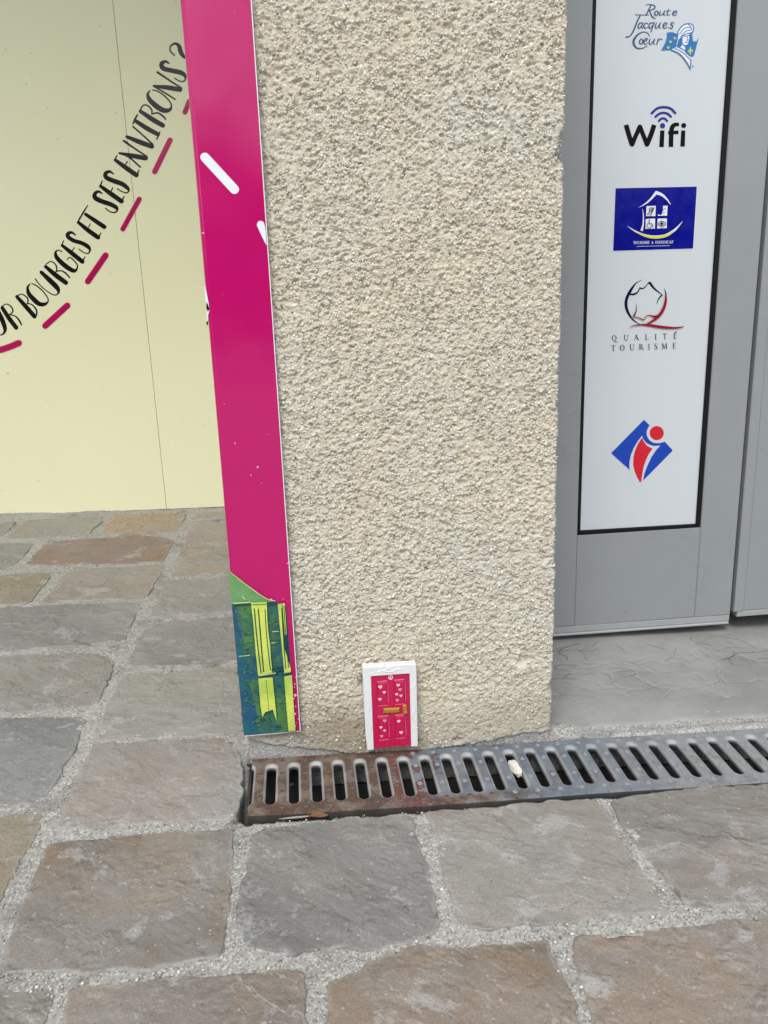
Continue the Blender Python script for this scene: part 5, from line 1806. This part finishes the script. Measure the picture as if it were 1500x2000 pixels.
for quad in ([(500, 470), (672, 450), (680, 850), (505, 866)], [(795, 440), (968, 424), (980, 828), (800, 840)], [(512, 1068), (690, 1048), (696, 1440), (522, 1458)], [(806, 1048), (972, 1030), (986, 1410), (818, 1430)]):
    mb = MB()
    q = fq(quad)
    cx_, cz_ = sum(p[0] for p in q) / 4, sum(p[1] for p in q) / 4
    big_ = [(cx_ + (p[0] - cx_) * 1.10, cz_ + (p[1] - cz_) * 1.05) for p in q]
    # raised moulding ring round a fielded panel
    V = []
    for sc, yy in ((1.13, -0.0002), (1.07, -0.0011), (1.0, -0.0012), (0.94, -0.0004), (0.88, -0.0004), (0.80, -0.0009)):
        for p in q:
            V.append((cx_ + (p[0] - cx_) * sc, YF + yy, cz_ + (p[1] - cz_) * (1 - (1 - sc) * 0.5)))
    Fc = [tuple(r) for r in grid_faces(6, 4, True)] + [(20, 21, 22, 23)]
    mb.add(V, Fc)
    pn = child(mb, 'panel', M_PINK, leafp)
    # paler pink along the top, right and lower moulding edges
    pr2 = Print(YF - 0.0012, FX, 0.0001)
    (x0_, y0_), (x1_, y1_), (x2_, y2_), (x3_, y3_) = quad
    pr2.stroke([(x0_ + 2, y0_ - 12, 20), (x1_ - 4, y1_ - 12, 22)], cap=False)
    pr2.stroke([(x1_ + 12, y1_ + 20, 5), (x2_ + 12, y2_ - 30, 9)], cap=False)
    pr2.stroke([(x3_ + 5, y3_ + 14, 6), ((x3_ + x2_) / 2, (y3_ + y2_) / 2 + 12, 10), (x2_ + 10, y2_ + 12, 8)], cap=False)
    o = pr2.build('pale_edge', M_PINKL, None)
    o.parent = leafp


def heart(pr_, x, y, s, rot):
    pts = []
    for k in range(22):
        t = 2 * math.pi * k / 22
        hx = 16 * math.sin(t) ** 3
        hy = -(13 * math.cos(t) - 5 * math.cos(2 * t) - 2 * math.cos(3 * t) - math.cos(4 * t))
        a, b = math.cos(rot), math.sin(rot)
        pts.append((x + s * (hx * a - hy * b), y + s * (hx * b + hy * a)))
    pr_.poly(pts)


for x, y, s, hollow in ((553, 545, 2.3, 1), (622, 637, 1.8, 0), (547, 757, 1.9, 0), (862, 514, 2.0, 1), (895, 590, 1.7, 2), (836, 670, 1.7, 0), (910, 695, 1.7, 0), (846, 773, 1.7, 2),
                        (632, 1127, 1.8, 2), (565, 1243, 1.7, 0), (627, 1296, 1.5, 0), (577, 1393, 1.6, 2), (872, 1135, 1.9, 0), (913, 1330, 2.1, 0)):
    pr2 = Print(YF - 0.0012, FX, 0.0002)
    rot = random.uniform(-.25, .2)
    heart(pr2, x, y, s, rot)
    o = pr2.build('heart', M_HEART, None)
    o.parent = leafp
    if hollow:
        pr2.l = 0.0004
        heart(pr2, x, y - 1, s * (0.22 if hollow == 1 else 0.5), rot)
        o = pr2.build('heart_centre', M_PINK, None)
        o.parent = leafp

pr2 = Print(YF - 0.0004, FX, 0.0003)
pr2.stroke([(731 + 34 * math.sin(k * math.pi / 8), 378 - 36 * math.cos(k * math.pi / 8), 15) for k in range(16)], closed=True, sub=2)
for a in ([(731, 345, 11), (731, 412, 11)], [(731, 378, 11), (706, 402, 11)], [(731, 378, 11), (756, 402, 11)]):
    pr2.stroke(a, cap=False)
o = pr2.build('peace_sign', M_HEART, None)
o.parent = leafp
mb = MB()
mb.prism(fq([(602, 910), (882, 896), (882, 970), (608, 988)]), YF - 0.0024, YF, 0.0006)
lb = mb.build('letterbox', M_GOLD, fairy)
mb = MB()
mb.prism(fq([(634, 930), (860, 918), (862, 932), (636, 945)]), YF - 0.0030, YF - 0.002, 0.0002)
child(mb, 'flap', M_GOLD, lb)
mb = MB()
mb.prism(fq([(940, 852), (1002, 846), (1016, 1000), (945, 1008)]), YF - 0.0024, YF, 0.0006)
hp = mb.build('handle_plate', M_GOLD, fairy)
kn = P(*FX(985, 960), YF)
bm = bmesh.new()
bmesh.ops.create_uvsphere(bm, u_segments=12, v_segments=8, radius=0.0017)
me = bpy.data.meshes.new('knob')
bm.to_mesh(me)
bm.free()
me.materials.append(M_GOLD)
o = bpy.data.objects.new('knob', me)
COL.objects.link(o)
o.parent = hp
o.location = (kn[0], YF - 0.0038, kn[2])

# small wire ring in the render beside the fairy door
rc = P(702.5, 1324, Y_WALL - 0.003)
V, Fc = [], []
for i in range(16):
    a = 2 * math.pi * i / 16
    for j in range(6):
        b = 2 * math.pi * j / 6
        rr = 0.0034 + 0.0005 * math.cos(b)
        V.append((rc[0] + rr * math.cos(a), rc[1] + 0.0005 * math.sin(b), rc[2] + rr * math.sin(a)))
for i in range(16):
    for j in range(6):
        Fc.append((i * 6 + j, ((i + 1) % 16) * 6 + j, ((i + 1) % 16) * 6 + (j + 1) % 6, i * 6 + (j + 1) % 6))
o = mesh_obj('wire_ring', V, Fc, simple('dull_wire', (0.12, 0.11, 0.10), 0.5, 0.6), None, True)
tag(o, 'tiny dark wire ring on the beige wall beside the fairy door frame', 'ring')
